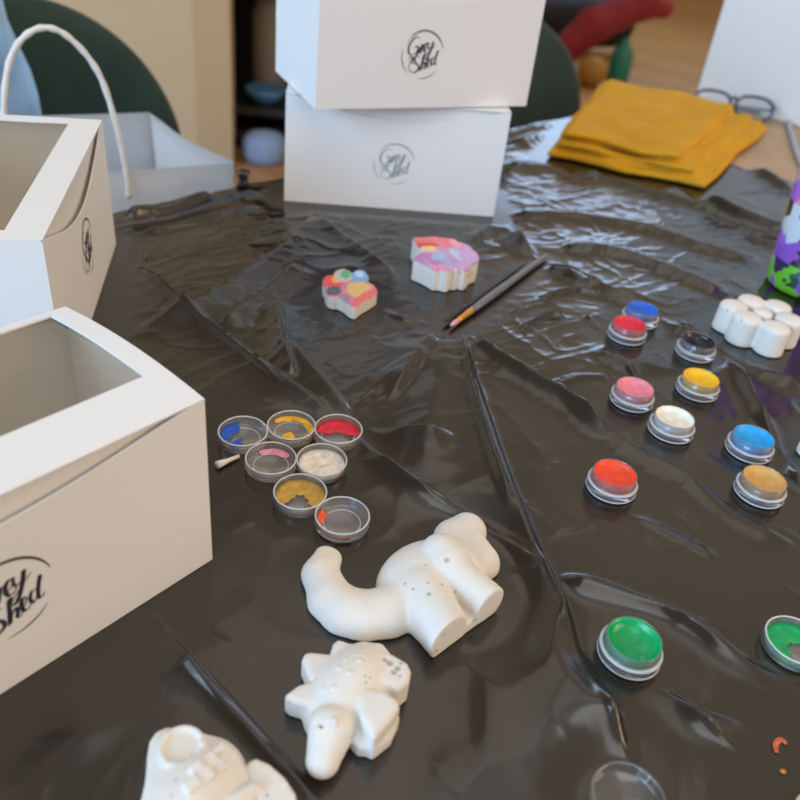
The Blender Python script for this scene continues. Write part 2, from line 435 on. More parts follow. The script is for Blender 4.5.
cake_box((-.112, .763), math.atan2(.104, .205), .1138, 'white box set askew on top of the stack of two, with a dark logo', L=.23, D=.136, H=.113, logo_z=.049, dip=.02, logo_x=.455)

# ================================================================== PLASTER CASTS
def tracer(fn):
    def tr(px, py, org):
        d = FW+(px-400)/F*RT-(py-400)/F*UP; d = d/np.linalg.norm(d)
        p = at(px, py, .045)-np.array([org[0], org[1], 0])
        for _ in range(120):
            v = float(fn(p[None, :])[0])
            if v < 5e-5 or p[2] < 0: break
            p = p+d*max(v*.7, 5e-5)
        return p
    return tr
def with_details(fn, org, Z, pits=(), bumps=(), pitr=.0011):
    tr = tracer(fn); P_ = [tr(*Z(*p[:2]), org) for p in pits]; B_ = [(tr(*Z(*b[:2]), org), b[2]) for b in bumps]
    PR = [pitr*(p[2] if len(p) > 2 else 1) for p in pits]
    def f(P):
        d = fn(P)
        for c, r in B_: d = smin(d, np.linalg.norm(P-(c-np.array([0, 0, r*.35])), axis=-1)-r, .0006)
        for c, r in zip(P_, PR): d = smax(d, r-np.linalg.norm(P-c, axis=-1), .0003)
        return d
    return f, P_, PR, tr
def plaster_paint(P_, PR):
    base = np.array([.77, .74, .69])
    def paint(V):
        c = np.tile(base, (len(V), 1))
        c *= (1+.05*(fbm(V[:, 0]*160, V[:, 1]*160+V[:, 2]*90, 3)-.5))[:, None]
        for q, r in zip(P_, PR):
            w = np.clip(1.4-np.linalg.norm(V-q, axis=1)/r, 0, 1)[:, None]
            c = c*(1-w)+np.array([.22, .19, .16])*w
        return c
    return paint
M_PCAST = attr_mat('plaster_cast', .85, .22, 700, .2)
M_PPAINT = attr_mat('painted_plaster', .6, .35, 500, .4)

# --- long necked dinosaur
org = at(400, 590); zz = lambda X, Y: (290+X*.275, 510+Y*.275); Z = zoomer(290, 510, .275, org)
spine = [((112, 236), .0098, .004), ((150, 335), .0118, .002), ((205, 380), .0134, .001), ((268, 398), .0140, 0), ((345, 388), .0142, 0), ((430, 345), .0155, 0)]
neck = [(Z(*p, z), r) for p, r, z in spine]
hd = (Z(110, 238, .004), Z(136, 180, .0065))
bdir = Z(640, 170)-Z(400, 300); ba = math.atan2(bdir[1], bdir[0]); bc = Z(508, 272)
fl0, fl1_ = Z(480, 300, .008), Z(590, 480, .0105)
rl0, rl1 = Z(575, 220, .0115), Z(755, 375, .0095)
t0, t1 = Z(612, 125, .001), Z(682, 198, .001)
slab = [Z(400, 410), Z(450, 465), Z(523, 540), Z(745, 375), Z(750, 300), Z(560, 200), Z(440, 260)]
lslab = [Z(418, 345), Z(432, 428), Z(480, 480), Z(523, 540), Z(620, 462), Z(560, 350), Z(480, 300)]
pA, pB = Z(523, 541), Z(746, 376); pn = np.array([(pB-pA)[1], -(pB-pA)[0]]); pn /= np.linalg.norm(pn)
def f_long(P):
    d = None
    for (a, ra), (b, rb) in zip(neck[:-1], neck[1:]):
        q = sd_caps(P, a, b, ra, rb); d = q if d is None else smin(d, q, .003)
    hh = sd_caps(P, hd[0], hd[1], .0099, .0078)
    tip = (P-hd[1])@(np.array([.25, .25, .93])/np.linalg.norm([.25, .25, .93]))-.0048
    d = smin(d, smax(hh, tip, .002), .002)
    b = sd_ell(P, bc, (.0315, .0262, .0198), ba)
    b = smin(b, sd_ext(P, slab, .0075, .002), .003)
    lf = smin(smin(sd_caps(P, fl0, fl1_, .0125, .0118), sd_ext(P, lslab, .0155, .004), .004), b, .003)
    lr = sd_caps(P, Z(548, 165, .0135), Z(570, 195, .0125), .0118, .0128)
    lr = smin(lr, sd_caps(P, rl0, rl1, .0112, .0108), .003)
    b = smin(lf, lr, .0015)
    b = smax(b, (P[..., 0]-pA[0])*pn[0]+(P[..., 1]-pA[1])*pn[1], .0012)
    d = smin(d, b, .003)
    t = sd_caps(P, t0, t1, .0145, .0125)
    t = smin(t, sd_caps(P, Z(585, 100, 0), Z(640, 85, 0), .010, .012), .003)
    t = smax(t, P[..., 2]-.0125, .003)
    return smin(d, t, .0012)
f, P_, PR, _ = with_details(f_long, org, zz, pits=[(570, 183, 1.1), (505, 305), (447, 288, .7), (418, 270, .6), (553, 272, .7), (670, 407, 1.1), (503, 265, .5), (495, 200, .5), (560, 460, .9), (530, 520, 1.2), (600, 300, .5)], bumps=[])
sdf_obj('plaster_dinosaur', f, org, (-.062, -.05, -.0012), (.072, .062, .034), .0009, M_PCAST,
        'large unpainted white plaster dinosaur with a long curved neck, lying on its side', 'plaster figure', paint=plaster_paint(P_, PR))
for q, r in ((( -.035, -.0), .03), ((0, 0), .035), ((.03, .0), .035), ((.03, .03), .03)): foot(org[:2]+np.array(q), r)

# --- plated dinosaur
org = at(348, 715); zz = lambda X, Y: (270+X*.2, 630+Y*.2); Z = zoomer(270, 630, .2, org)
def Zs(pts, z): return [Z(x, y, z) for x, y in pts]
plates = [Zs([(72, 322), (140, 270), (260, 235), (330, 330), (300, 385), (240, 385), (100, 350)], .0130),
          Zs([(158, 145), (172, 112), (200, 104), (310, 116), (330, 200), (300, 260), (205, 262)], .0130),
          Zs([(300, 108), (316, 60), (340, 42), (368, 48), (450, 86), (430, 170), (320, 180)], .0130),
          Zs([(418, 84), (438, 62), (462, 54), (486, 62), (520, 90), (500, 150), (430, 130)], .0130),
          Zs([(500, 80), (540, 58), (566, 66), (596, 112), (560, 160), (505, 130)], .0130)]
hip = Zs([(540, 105), (610, 112), (690, 160), (708, 200), (698, 255), (640, 300), (540, 260), (500, 160)], .0160)
fleg = Zs([(425, 320), (470, 290), (560, 290), (640, 342), (652, 380), (612, 440), (560, 500), (525, 535), (505, 520), (450, 420)], .0185)
ffoot = Zs([(385, 585), (440, 640), (525, 640), (600, 585), (640, 480), (520, 420), (400, 450)], .0)
bc2 = Z(405, 335); bd = Z(540, 140)-Z(310, 460); ba2 = math.atan2(bd[1], bd[0])
h0, h1 = Z(306, 500, .0095), Z(264, 655, .0060)
def f_steg(P):
    d = None
    for pl in plates:
        q = sd_ext(P, pl, .0130, .0028); d = q if d is None else np.minimum(d, q)
    d = smin(d, sd_ext(P, hip, .0160, .003), .001)
    d = smin(d, sd_ell(P, bc2, (.029, .0190, .0205), ba2), .002)
    d = smin(d, sd_ext(P, ffoot, .008, .002), .002)
    d = smin(d, sd_ext(P, fleg, .0185, .003), .002)
    h = sd_caps(P, h0, h1, .0104, .0074)
    h = smin(h, sd_caps(P, Z(325, 460, .006), Z(390, 390, .008), .009, .010), .003)
    return smin(d, h, .0022)
f, P_, PR, _ = with_details(f_steg, org, zz,
    pits=[(600, 165, 1.3), (640, 190, 1.2), (575, 150, .9), (655, 165, .8), (620, 210, 1.2), (650, 230, .6), (310, 470, .7), (332, 462, .6), (255, 490, .8), (475, 235, .4), (480, 265, .5), (500, 240, .4), (230, 245, .4), (95, 365, .5)],
    bumps=[(345, 190, .0013), (450, 155, .0015), (395, 215, .0015), (320, 290, .0015), (268, 300, .0013), (375, 150, .001), (250, 490, .0020), (320, 460, .0023), (470, 130, .001), (420, 125, .001)])
sdf_obj('plaster_dinosaur', f, org, (-.05, -.045, -.0012), (.047, .055, .032), .0008, M_PCAST,
        'unpainted white plaster dinosaur with back plates and a long snout', 'plaster figure', paint=plaster_paint(P_, PR))
for q, r in (((-.02, 0), .03), ((.01, .01), .032), ((0, -.02), .03), ((.02, .025), .025)): foot(org[:2]+np.array(q), r)

# --- rocket like cast at the bottom edge
org = at(210, 790); zz = lambda X, Y: (130+X*.225, 640+Y*.225); Z = zoomer(130, 640, .225, org)
rbase = Zs([(74, 500), (84, 440), (112, 400), (160, 378), (215, 380), (330, 408), (400, 445), (470, 495), (515, 570), (560, 711), (560, 960), (80, 960), (62, 660)], .013)
fin = Zs([(512, 575), (525, 540), (560, 525), (620, 550), (690, 612), (735, 680), (752, 760), (700, 920), (600, 800), (540, 660)], .012)
rc = Z(285, 800); bossc = Z(230, 470, .0178)
def f_rock0(P):
    d = sd_ext(P, rbase, .0135, .004)
    d = smin(d, sd_ell(P, rc, (.0225, .034, .0215)), .003)
    R2 = np.hypot(P[..., 0]-bossc[0], P[..., 1]-bossc[1])
    d = smin(d, smax(R2-.0096, P[..., 2]-.0178, .0008), .001)
    d = smax(d, -smax(R2-.0074, .0160-P[..., 2], .0004), .0004)
    fn_ = sd_ext(P, fin, .0125, .002)
    fi = sd_ext(P, fin, .02, .001, z0=.0118)+.0022
    d = np.minimum(d, smax(fn_, -fi, .0005))
    return smin(d, sd_caps(P, Z(455, 725, .014), Z(545, 668, .013), .0035, .003), .001)
trk = tracer(f_rock0)
bricks = []
bdv = Z(420, 480)-Z(260, 600); bang = math.atan2(bdv[1], bdv[0])
for (X, Y, w) in ((300, 580, .0052), (355, 542, .0056), (412, 500, .0045), (275, 650, .0058), (336, 612, .0060), (395, 568, .0052)):
    bricks.append((trk(*zz(X, Y), org), w))
def f_rock(P):
    d = f_rock0(P)
    for c, w in bricks:
        Q = P-c; x = Q[..., 0]*math.cos(bang)+Q[..., 1]*math.sin(bang); y = -Q[..., 0]*math.sin(bang)+Q[..., 1]*math.cos(bang)
        q = np.stack([np.abs(x)-w*.5, np.abs(y)-.0025, np.abs(Q[..., 2])-.0019], -1)
        d = smin(d, np.linalg.norm(np.maximum(q, 0), axis=-1)+np.minimum(q.max(-1), 0)-.0003, .00025)
    return d
f, P_, PR, _ = with_details(f_rock, org, zz, pits=[(205, 620, .5), (185, 690, .5), (610, 690, .6)],
    bumps=[(552, 545, .0011), (603, 566, .0011), (650, 598, .0011), (690, 640, .0011), (722, 690, .0011), (195, 545, .0009), (270, 520, .0009), (315, 455, .0009), (165, 420, .0009)])
sdf_obj('plaster_rocket', f, org, (-.04, -.045, -.0012), (.045, .045, .032), .0008, M_PCAST,
        'unpainted white plaster rocket with a round porthole and brick pattern', 'plaster figure', paint=plaster_paint(P_, PR))
for q, r in (((-.01, 0), .035), ((.02, -.01), .025)): foot(org[:2]+np.array(q), r)

# --- white flower
org = at(764, 336)
tops = [at(*p, .026)-np.array([org[0], org[1], 0]) for p in ((735.5, 303.5), (753, 298.5), (779, 304), (791, 317), (777.5, 325), (749, 315))]
cen = at(764, 310.5, .026)-np.array([org[0], org[1], 0])
def f_flower(P):
    d = None
    for c in tops:
        rr = np.hypot(P[..., 0]-c[0], P[..., 1]-c[1]); rad = .0120+.0007*(1-np.clip(P[..., 2]/.026, 0, 1))
        zt = .0265-.0022*(rr/.012)**2
        q = smax(rr-rad, P[..., 2]-zt, .003); d = q if d is None else smin(d, q, .0022)
    rr = np.hypot(P[..., 0]-cen[0], P[..., 1]-cen[1])
    return smin(d, smax(rr-.0085, P[..., 2]-.0262+.0015*(rr/.008)**2, .003), .001)
f, P_, PR, _ = with_details(f_flower, org, lambda x, y: (x, y), pits=[(727, 311, .9), (741, 321, .9), (736, 330, .6)])
sdf_obj('plaster_flower', f, org, (-.05, -.05, -.0012), (.05, .05, .029), .0011, M_PCAST,
        'unpainted white plaster flower with six thick rounded petals beside the patterned tumbler', 'plaster figure', paint=plaster_paint(P_, PR))
foot(org[:2], .05)

# --- painted unicorn head
org = at(443, 282); Z = zoomer(400, 225, .1125, org); UH = .0215
uni = Zs([(112, 112), (200, 108), (335, 100), (362, 78), (385, 62), (408, 80), (430, 108), (470, 112), (520, 150), (560, 158), (620, 185), (655, 225), (690, 255), (706, 290), (690, 330), (640, 345), (615, 385), (575, 400), (540, 385), (500, 398), (470, 390), (440, 412), (400, 408), (360, 395), (310, 398), (275, 375), (200, 335), (128, 305), (118, 292), (175, 255), (245, 232), (185, 205), (140, 160)], UH)
def f_uni(P): return sd_ext(P, uni, UH, .0008)
inv = np.linalg.inv(np.array([[*(Z(100, 0)-Z(0, 0))[:2]], [*(Z(0, 100)-Z(0, 0))[:2]]]))
z00 = Z(400, 250, UH)
ux = (Z(500, 250, UH)-z00)[:2]/100; uy = (Z(400, 350, UH)-z00)[:2]/100
A = np.linalg.inv(np.stack([ux, uy], 1))
def zcoord(V, A, z00, X0, Y0):
    q = (V[:, :2]-z00[:2])@A.T
    return X0+q[:, 0], Y0+q[:, 1]
def mixc(c, w, col): return c*(1-w[:, None])+np.array(col)*w[:, None]
def blob(X, Y, cx, cy, rx, ry, a=0, n=0, soft=.25):
    x, y = X-cx, Y-cy; ca, sa = math.cos(a), math.sin(a)
    d = np.sqrt(((x*ca+y*sa)/rx)**2+((-x*sa+y*ca)/ry)**2)+n
    return np.clip((1-d)/soft+.5, 0, 1)
def paint_uni(V):
    X, Y = zcoord(V, A, z00, 400, 250); n = .5*(fbm(X/40, Y/40, 5)-.5)
    c = np.tile(np.array([.78, .75, .70]), (len(V), 1))
    top = np.clip((V[:, 2]-(UH-.0018-.004*(fbm(X/30, Y/30, 9)-.45)))/.0006, 0, 1)
    t = np.tile(np.array([.56, .33, .62]), (len(V), 1))
    t = mixc(t, blob(X, Y, 250, 130, 250, 75, 0, n), (.80, .20, .20))
    t = mixc(t, blob(X, Y, 235, 175, 110, 20, .05, n*.5), (.70, .08, .07))
    t = mixc(t, blob(X, Y, 260, 215, 70, 28, 0, n), (.85, .62, .22))
    t = mixc(t, blob(X, Y, 400, 130, 110, 75, .3, n), (.82, .22, .28))
    t = mixc(t, blob(X, Y, 500, 160, 60, 30, .4, n), (.85, .38, .48))
    t = mixc(t, blob(X, Y, 240, 300, 130, 55, .25, n), (.52, .22, .52))
    t = mixc(t, blob(X, Y, 345, 285, 60, 35, 0, n), (.36, .50, .78))
    t = mixc(t, blob(X, Y, 500, 265, 75, 30, .7, n), (.50, .58, .80))
    t = mixc(t, blob(X, Y, 445, 330, 60, 30, 0, n), (.38, .38, .58))
    t = mixc(t, blob(X, Y, 620, 270, 90, 60, 0, n), (.60, .38, .66))
    t = mixc(t, blob(X, Y, 330, 395, 110, 28, .2, n), (.78, .26, .42))
    t = mixc(t, np.clip((fbm(X/14, Y/14, 31)-.60)*8, 0, 1)*.6, (.88, .70, .80))
    c = mixc(c, np.clip((fbm(X/60+V[:, 2]*300, Y/60, 21)-.58)*7, 0, 1)*(X > 420), (.62, .40, .20))
    return c*(1-top[:, None])+t*top[:, None]
sdf_obj('plaster_unicorn', f_uni, org, (-.05, -.045, -.0012), (.05, .05, .0245), .0008, M_PPAINT,
        'thick plaster unicorn head painted pink, red and lilac on top with white sides', 'plaster figure', paint=paint_uni)
foot(org[:2], .038)

# --- painted butterfly
org = at(349, 299); Z = zoomer(310, 260, .1, org); BH = .0125
bfly = Zs([(125, 190), (160, 158), (235, 145), (245, 115), (290, 92), (350, 88), (400, 112), (420, 130), (450, 108), (500, 95), (555, 110), (585, 160), (585, 220), (640, 250), (675, 300), (668, 330), (600, 375), (520, 420), (460, 470), (410, 460), (350, 410), (310, 385), (270, 370), (230, 372), (180, 350), (155, 310), (150, 270), (128, 235)], BH)
def f_bf(P): return sd_ext(P, bfly, BH, .0012)
zb0 = Z(400, 260, BH); bx = (Z(500, 260, BH)-zb0)[:2]/100; by = (Z(400, 360, BH)-zb0)[:2]/100
AB = np.linalg.inv(np.stack([bx, by], 1))
def paint_bf(V):
    X, Y = zcoord(V, AB, zb0, 400, 260); n = .35*(fbm(X/40, Y/40, 15)-.5)
    c = np.tile(np.array([.76, .70, .62]), (len(V), 1))
    top = np.clip((V[:, 2]-(BH-.0014-.002*(fbm(X/30, Y/30, 19)-.45)))/.0005, 0, 1)
    t = np.tile(np.array([.62, .20, .34]), (len(V), 1))
    t = mixc(t, blob(X, Y, 230, 210, 110, 75, 0, n), (.80, .07, .08))
    t = mixc(t, blob(X, Y, 255, 200, 42, 30, 0, n), (.85, .42, .04))
    t = mixc(t, blob(X, Y, 340, 150, 105, 75, 0, n), (.55, .50, .46))
    t = mixc(t, blob(X, Y, 355, 140, 48, 45, 0, n), (.10, .45, .20))
    t = mixc(t, blob(X, Y, 505, 165, 95, 80, 0, n), (.20, .42, .78))
    t = mixc(t, blob(X, Y, 500, 140, 45, 30, .3, n), (.50, .70, .88))
    t = mixc(t, blob(X, Y, 495, 300, 135, 80, .1, n), (.74, .48, .18))
    t = mixc(t, blob(X, Y, 560, 365, 170, 42, -.55, n), (.80, .16, .17))
    t = mixc(t, blob(X, Y, 240, 310, 70, 48, 0, n), (.10, .11, .15))
    t = mixc(t, blob(X, Y, 350, 385, 50, 30, .4, n), (.28, .25, .28))
    t = mixc(t, np.clip((fbm(X/12, Y/12, 41)-.62)*8, 0, 1)*.5, (.88, .70, .66))
    return c*(1-top[:, None])+t*top[:, None]
sdf_obj('plaster_butterfly', f_bf, org, (-.04, -.04, -.0012), (.04, .04, .016), .0007, M_PPAINT,
        'small plaster butterfly painted red, green, blue and gold, left of the unicorn', 'plaster figure', paint=paint_bf)
foot(org[:2], .03)

# --- pieces at the right edge and the bottom right corner
org = at(824, 455)
def f_edge(P):
    th = np.arctan2(P[..., 1], P[..., 0]); r = np.hypot(P[..., 0], P[..., 1])
    return smax(r-.019-.0018*np.cos(5*th+2.6), P[..., 2]-.014, .004)*.8
sdf_obj('plaster_star', f_edge, org, (-.025, -.025, -.0012), (.025, .025, .017), .0009, M_PLASTER,
        'white plaster piece barely showing at the right edge, right of the light blue paint pot', 'plaster figure')
foot(org[:2], .025)
org = at(815, 815)
sdf_obj('plaster_disc', lambda P: smax(np.hypot(P[..., 0], P[..., 1])-.009, P[..., 2]-.004, .002), org, (-.012, -.012, -.0012), (.012, .012, .006), .0007,
        mat('peach_paint', (.85, .52, .28), .6), 'peach painted piece poking into the bottom right corner', 'plaster figure')
foot(org[:2], .012)

# ================================================================== PAINT POTS AND LIDS
POT_PROF = [(0, 0), (.0152, 0), (.0160, .0009), (.0160, .0060), (.0154, .0068), (.0143, .0072), (.0141, .0086), (.0146, .0092), (.0146, .0097), (.0141, .0103), (.0141, .0130), (.0139, .0133), (.0136, .0131), (.0136, .0050), (.0112, .0032), (0, .0026)]
PAINT_PROF = [(0, .0030), (.0110, .0036), (.01355, .0052), (.01355, .0128), (.0130, .0127), (.0124, .0112), (.0114, .0099), (.0095, .0092), (.0060, .0088), (0, .0087)]
pot_me = bpy.data.meshes.new('pot_jar'); bm = bmesh.new(); add_lathe(bm, POT_PROF, 64); bmesh.ops.recalc_face_normals(bm, faces=bm.faces); bm.to_mesh(pot_me); bm.free()
rim_bm = bmesh.new()
add_lathe(rim_bm, [(.0152, .0003), (.0160, .0005), (.0164, .0012), (.0160, .0019), (.0154, .0012)], 64, close=True)
add_lathe(rim_bm, [(.0143, .0064), (.0158, .0056), (.0163, .0062), (.0158, .0069), (.0144, .0072)], 64, close=True)
bmesh.ops.recalc_face_normals(rim_bm, faces=rim_bm.faces)
rim_me = bpy.data.meshes.new('pot_collar'); rim_bm.to_mesh(rim_me); rim_bm.free()
def paint_mesh(seed, deep=0.0):
    r = random.Random(seed); bm = bmesh.new(); add_lathe(bm, PAINT_PROF, 64)
    a = r.uniform(0, 6.28)
    for v in bm.verts:
        if v.co.z > .0084 and math.hypot(v.co.x, v.co.y) < .0129:
            q = math.hypot(v.co.x, v.co.y)/.0127
            v.co.z += (.0007*math.sin(3*math.atan2(v.co.y, v.co.x)+a)*q*(1-q)*2+.0009*math.cos(math.atan2(v.co.y, v.co.x)-a)*q*(1-q)*2-deep*(1-q*q))
    bmesh.ops.recalc_face_normals(bm, faces=bm.faces)
    return bm
POTS = [(638.7, 321.5, (.012, .115, .60), 'royal blue', 'paint pot of royal blue paint, farthest back, just behind the crimson pot', 0),
        (625.8, 337.0, (.72, .018, .045), 'crimson', 'paint pot of crimson red paint at the far end, touching the royal blue pot', 0),
        (694.0, 353.8, (.012, .013, .022), 'black', 'paint pot of glossy black paint nearest the white flower', .0022),
        (630.6, 401.5, (.82, .24, .32), 'pink', 'paint pot of pink paint left of the white pot', 0),
        (696.0, 391.6, (.86, .50, .010), 'yellow', 'paint pot of bright yellow paint in front of the black pot', 0),
        (669.6, 431.5, (.86, .81, .73), 'white', 'paint pot of white paint in front of the yellow pot', 0),
        (747.6, 451.0, (.012, .36, .80), 'light blue', 'paint pot of light blue paint touching the tan pot', 0),
        (757.8, 493.6, (.64, .36, .10), 'tan', 'paint pot of tan gold paint in front of the light blue pot', 0),
        (610.2, 488.5, (.86, .065, .022), 'orange red', 'paint pot of orange red paint standing alone left of the tan pot', 0),
        (627.8, 655.0, (.0, .37, .115), 'green', 'paint pot of green paint nearest the camera', .0020)]
for i, (px, py, c, nm, lab, deep) in enumerate(POTS):
    p = at(px, py, .0)
    r = empty('paint_pot', (p[0], p[1], .0004), random.uniform(0, 6), lab, 'paint pot', 'open paint pots on the right')
    obj('jar', pot_me, M_CLEAR, r, smooth=True)
    obj('collar', rim_me, M_COLLAR, r, smooth=True)
    rough = .22 if nm in ('black', 'green') else .42
    pa = obj('paint', paint_mesh(i, deep), mat(nm.replace(' ', '_')+'_paint', c, rough, var=.10, scale=160, bump=.25, bscale=350), r, smooth=True)
    pa['label'] = nm+' paint'
    foot(p, .019)

LID_PROF = [(0, 0), (.0152, 0), (.0160, .0008), (.0160, .0068), (.0157, .0074), (.0151, .0074), (.0149, .0066), (.0148, .0020), (.0140, .0013), (0, .0011)]
def lid_mesh():
    bm = bmesh.new(); add_lathe(bm, LID_PROF, 120)
    for v in bm.verts:
        q = math.hypot(v.co.x, v.co.y)
        if q > .0153 and v.co.z > .002:
            k = round(math.atan2(v.co.y, v.co.x)/(2*PI)*120) % 2
            s = 1+(.012 if k else -.008); v.co.x *= s; v.co.y *= s
    bmesh.ops.recalc_face_normals(bm, faces=bm.faces); me = bpy.data.meshes.new('lid_dish'); bm.to_mesh(me); bm.free(); return me
lid_me = lid_mesh()
def ring_mesh(r, w, z, name):
    bm = bmesh.new(); add_lathe(bm, [(r-w, z), (r, z+w*1.2), (r+w, z)], 72); me = bpy.data.meshes.new(name); bmesh.ops.recalc_face_normals(bm, faces=bm.faces); bm.to_mesh(me); bm.free(); return me
lring_me = ring_mesh(.0108, .00028, .0011, 'lid_ring'); ltop_me = ring_mesh(.0155, .0005, .0072, 'lid_rim')
def residue_bm(segs, seed):
    bm = bmesh.new(); R = .0146
    for a0, a1, r0, r1 in segs:
        na = max(8, int(abs(a1-a0)/5)); nr = 6; top = []; bot = []
        for i in range(na+1):
            t = i/na; a = math.radians(a0+(a1-a0)*t); e = 1 if abs(a1-a0) > 359 else min(1, 4*min(t, 1-t)+.3)
            wob = (.05*math.sin(5*a+seed)+.012*math.sin(11*a+2*seed))*(r0 > .05)
            lo = max(.02, r0+wob+(1-e)*(r1-r0)*.4); hi = r1-(1-e)*(r1-r0)*.3*(r1 < .9)
            rt, rb = [], []
            for k in range(nr+1):
                q = lo+(hi-lo)*k/nr; wall = max(0, (q-.90)/.085)
                z = .0018+.0002*math.sin(3*a+5*q+seed)+.0020*wall
                if k in (0,) : z = .0015
                rt.append(bm.verts.new((R*q*math.cos(a), R*q*math.sin(a), z)))
                rb.append(bm.verts.new((R*q*math.cos(a), R*q*math.sin(a), .00138)))
            top.append(rt); bot.append(rb)
        for i in range(na):
            for k in range(nr):
                bm.faces.new((top[i][k], top[i][k+1], top[i+1][k+1], top[i+1][k]))
                bm.faces.new((bot[i][k], bot[i+1][k], bot[i+1][k+1], bot[i][k+1]))
            for k in (0, nr): bm.faces.new((top[i][k], top[i+1][k], bot[i+1][k], bot[i][k]))
        for i in (0, na):
            for k in range(nr): bm.faces.new((top[i][k], bot[i][k], bot[i][k+1], top[i][k+1]))
    bmesh.ops.recalc_face_normals(bm, faces=bm.faces); return bm
LIDS = [(243, 431, [(115, 205, .50, .985), (228, 272, .02, .85)], (.015, .10, .55), 'blue', 'clear lid smeared with dark blue paint, far left of the lid cluster'),
        (291.5, 425, [(-30, 95, .78, .985), (225, 300, .0, .62), (95, 150, .82, .985)], (.82, .46, .015), 'yellow', 'clear lid with yellow streaks, middle of the far row of lids'),
        (338.5, 428.8, [(10, 178, .25, .985)], (.74, .02, .05), 'red', 'clear lid with a band of red paint, far right of the lid cluster'),
        (271, 458, [(45, 135, .72, .96)], (.80, .32, .42), 'pink', 'nearly clean clear lid with a pink trace, left of the white lid'),
        (321.8, 459.5, [(0, 360, .0, .985)], (.82, .77, .69), 'white', 'clear lid coated all over with white paint, right of the pink traced lid'),
        (300.3, 491.5, [(-35, 215, .22, .985)], (.56, .33, .06), 'gold', 'clear lid mostly coated with gold paint, below the white lid'),
        (342.5, 515.3, [(150, 200, .70, .985), (205, 300, .93, .985)], (.80, .12, .05), 'orange', 'clear lid with an orange streak, nearest the long necked dinosaur'),
        (796.5, 640, [(20, 250, .15, .985), (250, 330, .75, .985)], (.0, .36, .11), 'green', 'clear lid smeared with green paint, cut off by the right edge')]
for i, (px, py, segs, c, nm, lab) in enumerate(LIDS):
    p = at(px, py, .0074)
    r = empty('pot_lid', (p[0], p[1], .0004), 0, lab, 'pot lid', 'upturned paint pot lids')
    obj('lid_dish', lid_me, M_CLEAR, r, smooth=True)
    obj('rim', ltop_me, M_CLEARR, r, smooth=True); obj('inner_ring', lring_me, M_CLEARR, r, smooth=True)
    q = obj('paint_residue', residue_bm(segs, i*1.7), mat(nm+'_residue', c, .45, var=.2, scale=250), r, smooth=True); q['label'] = nm+' paint residue'
    foot(p, .0185)
p = at(629, 797, .0074)
r = empty('pot_lid', (p[0], p[1], .0004), 0, 'clean empty clear lid at the bottom edge, below the nearest green pot', 'pot lid', 'upturned paint pot lids')
M_CLEAN = clear_mat('clean_clear_plastic', (.99, .99, 1), 1.15, .012, .06)
obj('lid_dish', lid_me.copy(), M_CLEAN, r, smooth=True); obj('rim', ltop_me.copy(), clear_mat('clean_rim', (.9, .97, 1), .9, .10, .08), r, smooth=True)
foot(p, .019)

# ================================================================== BRUSHES, CHIP, SMEARS
def brush(tip, end, lab, mh, mf, mb, fer=.024, bris=.011, rad=.0033):
    tip = np.array(tip); end = np.array(end); d = end-tip; L = np.linalg.norm(d); d /= L
    r = empty('paint_brush', (tip[0], tip[1], 0), math.atan2(d[1], d[0]), lab, 'paint brush', 'paint brushes')
    z = lambda x: .0042-.0002*x/L
    bm = bmesh.new(); add_tube(bm, [(x, 0, z(x)) for x in (0, .0035, .007, bris+.002)], [.0008, .0018, .0022, .0018], 12); obj('bristles', bm, mb, r, smooth=True)
    bm = bmesh.new(); add_tube(bm, [(x, 0, z(x)) for x in (bris, bris+.004, bris+.0045, bris+.006, bris+fer-.004, bris+fer-.003, bris+fer-.002, bris+fer)], [.0020, .0023, .0025, .0024, .0029, .0031, .0029, .0030], 16); obj('ferrule', bm, mf, r, smooth=True)
    xs = [bris+fer-.001, bris+fer+.02, bris+fer+.05, L*.75, L*.95, L*.99, L]
    bm = bmesh.new(); add_tube(bm, [(x, 0, z(x)) for x in xs], [rad*.88, rad*1.05, rad*1.1, rad*.85, rad*.62, rad*.5, rad*.2], 16); obj('handle', bm, mh, r, smooth=True)
brush(at(450, 330)[:2], at(547, 258)[:2], 'grey handled paint brush with a copper ferrule and pink tip', M_BRUSHH, M_COPPER, M_BRISTLE)
brush(at(444, 326)[:2], at(525, 266)[:2], 'black paint brush lying alongside the grey handled one', M_BRUSHB, M_BRUSHB, M_DARKB, rad=.003)
for t in np.linspace(0, 1, 12):
    foot(at(450, 330)[:2]*(1-t)+at(547, 258)[:2]*t, .008); foot(at(444, 326)[:2]*(1-t)+at(525, 266)[:2]*t, .008)
bm = bmesh.new(); a, b = at(217, 465, .003), at(239, 456, .002)
add_tube(bm, [a, a*.75+b*.25, a*.5+b*.5, b], [.0026, .0021, .0014, .0012], 12)
tag(obj('plaster_chip', bm, M_PLASTER, smooth=True), 'small flared cream chip lying left of the blue smeared lid', 'chip'); foot((a+b)/2, .01)
def smear(pts, w, m, lab):
    bm = bmesh.new(); c = catmull([at(*q, .0012) for q in pts], 6)
    add_tube(bm, c, [w*(.55+.45*math.sin(PI*(.1+.8*i/(len(c)-1)))) for i in range(len(c))], 10)
    for v in bm.verts: v.co.z = .0003+(v.co.z-.0012+w)*.3
    tag(obj('paint_smear', bm, m, smooth=True), lab, 'paint smear', 'dried paint smears')
    foot(at(*pts[len(pts)//2]), .012)
M_SME = mat('orange_smear', (.62, .13, .05), .5, var=.35, scale=400)
smear([(777, 752), (776, 744), (781, 739), (787, 743)], .0014, M_SME, 'curled orange smear of dried paint near the bottom right')
smear([(781, 771), (786, 770.5)], .0012, mat('amber_smear', (.55, .22, .04), .5, var=.3, scale=400), 'small amber fleck of paint below the curled orange smear')

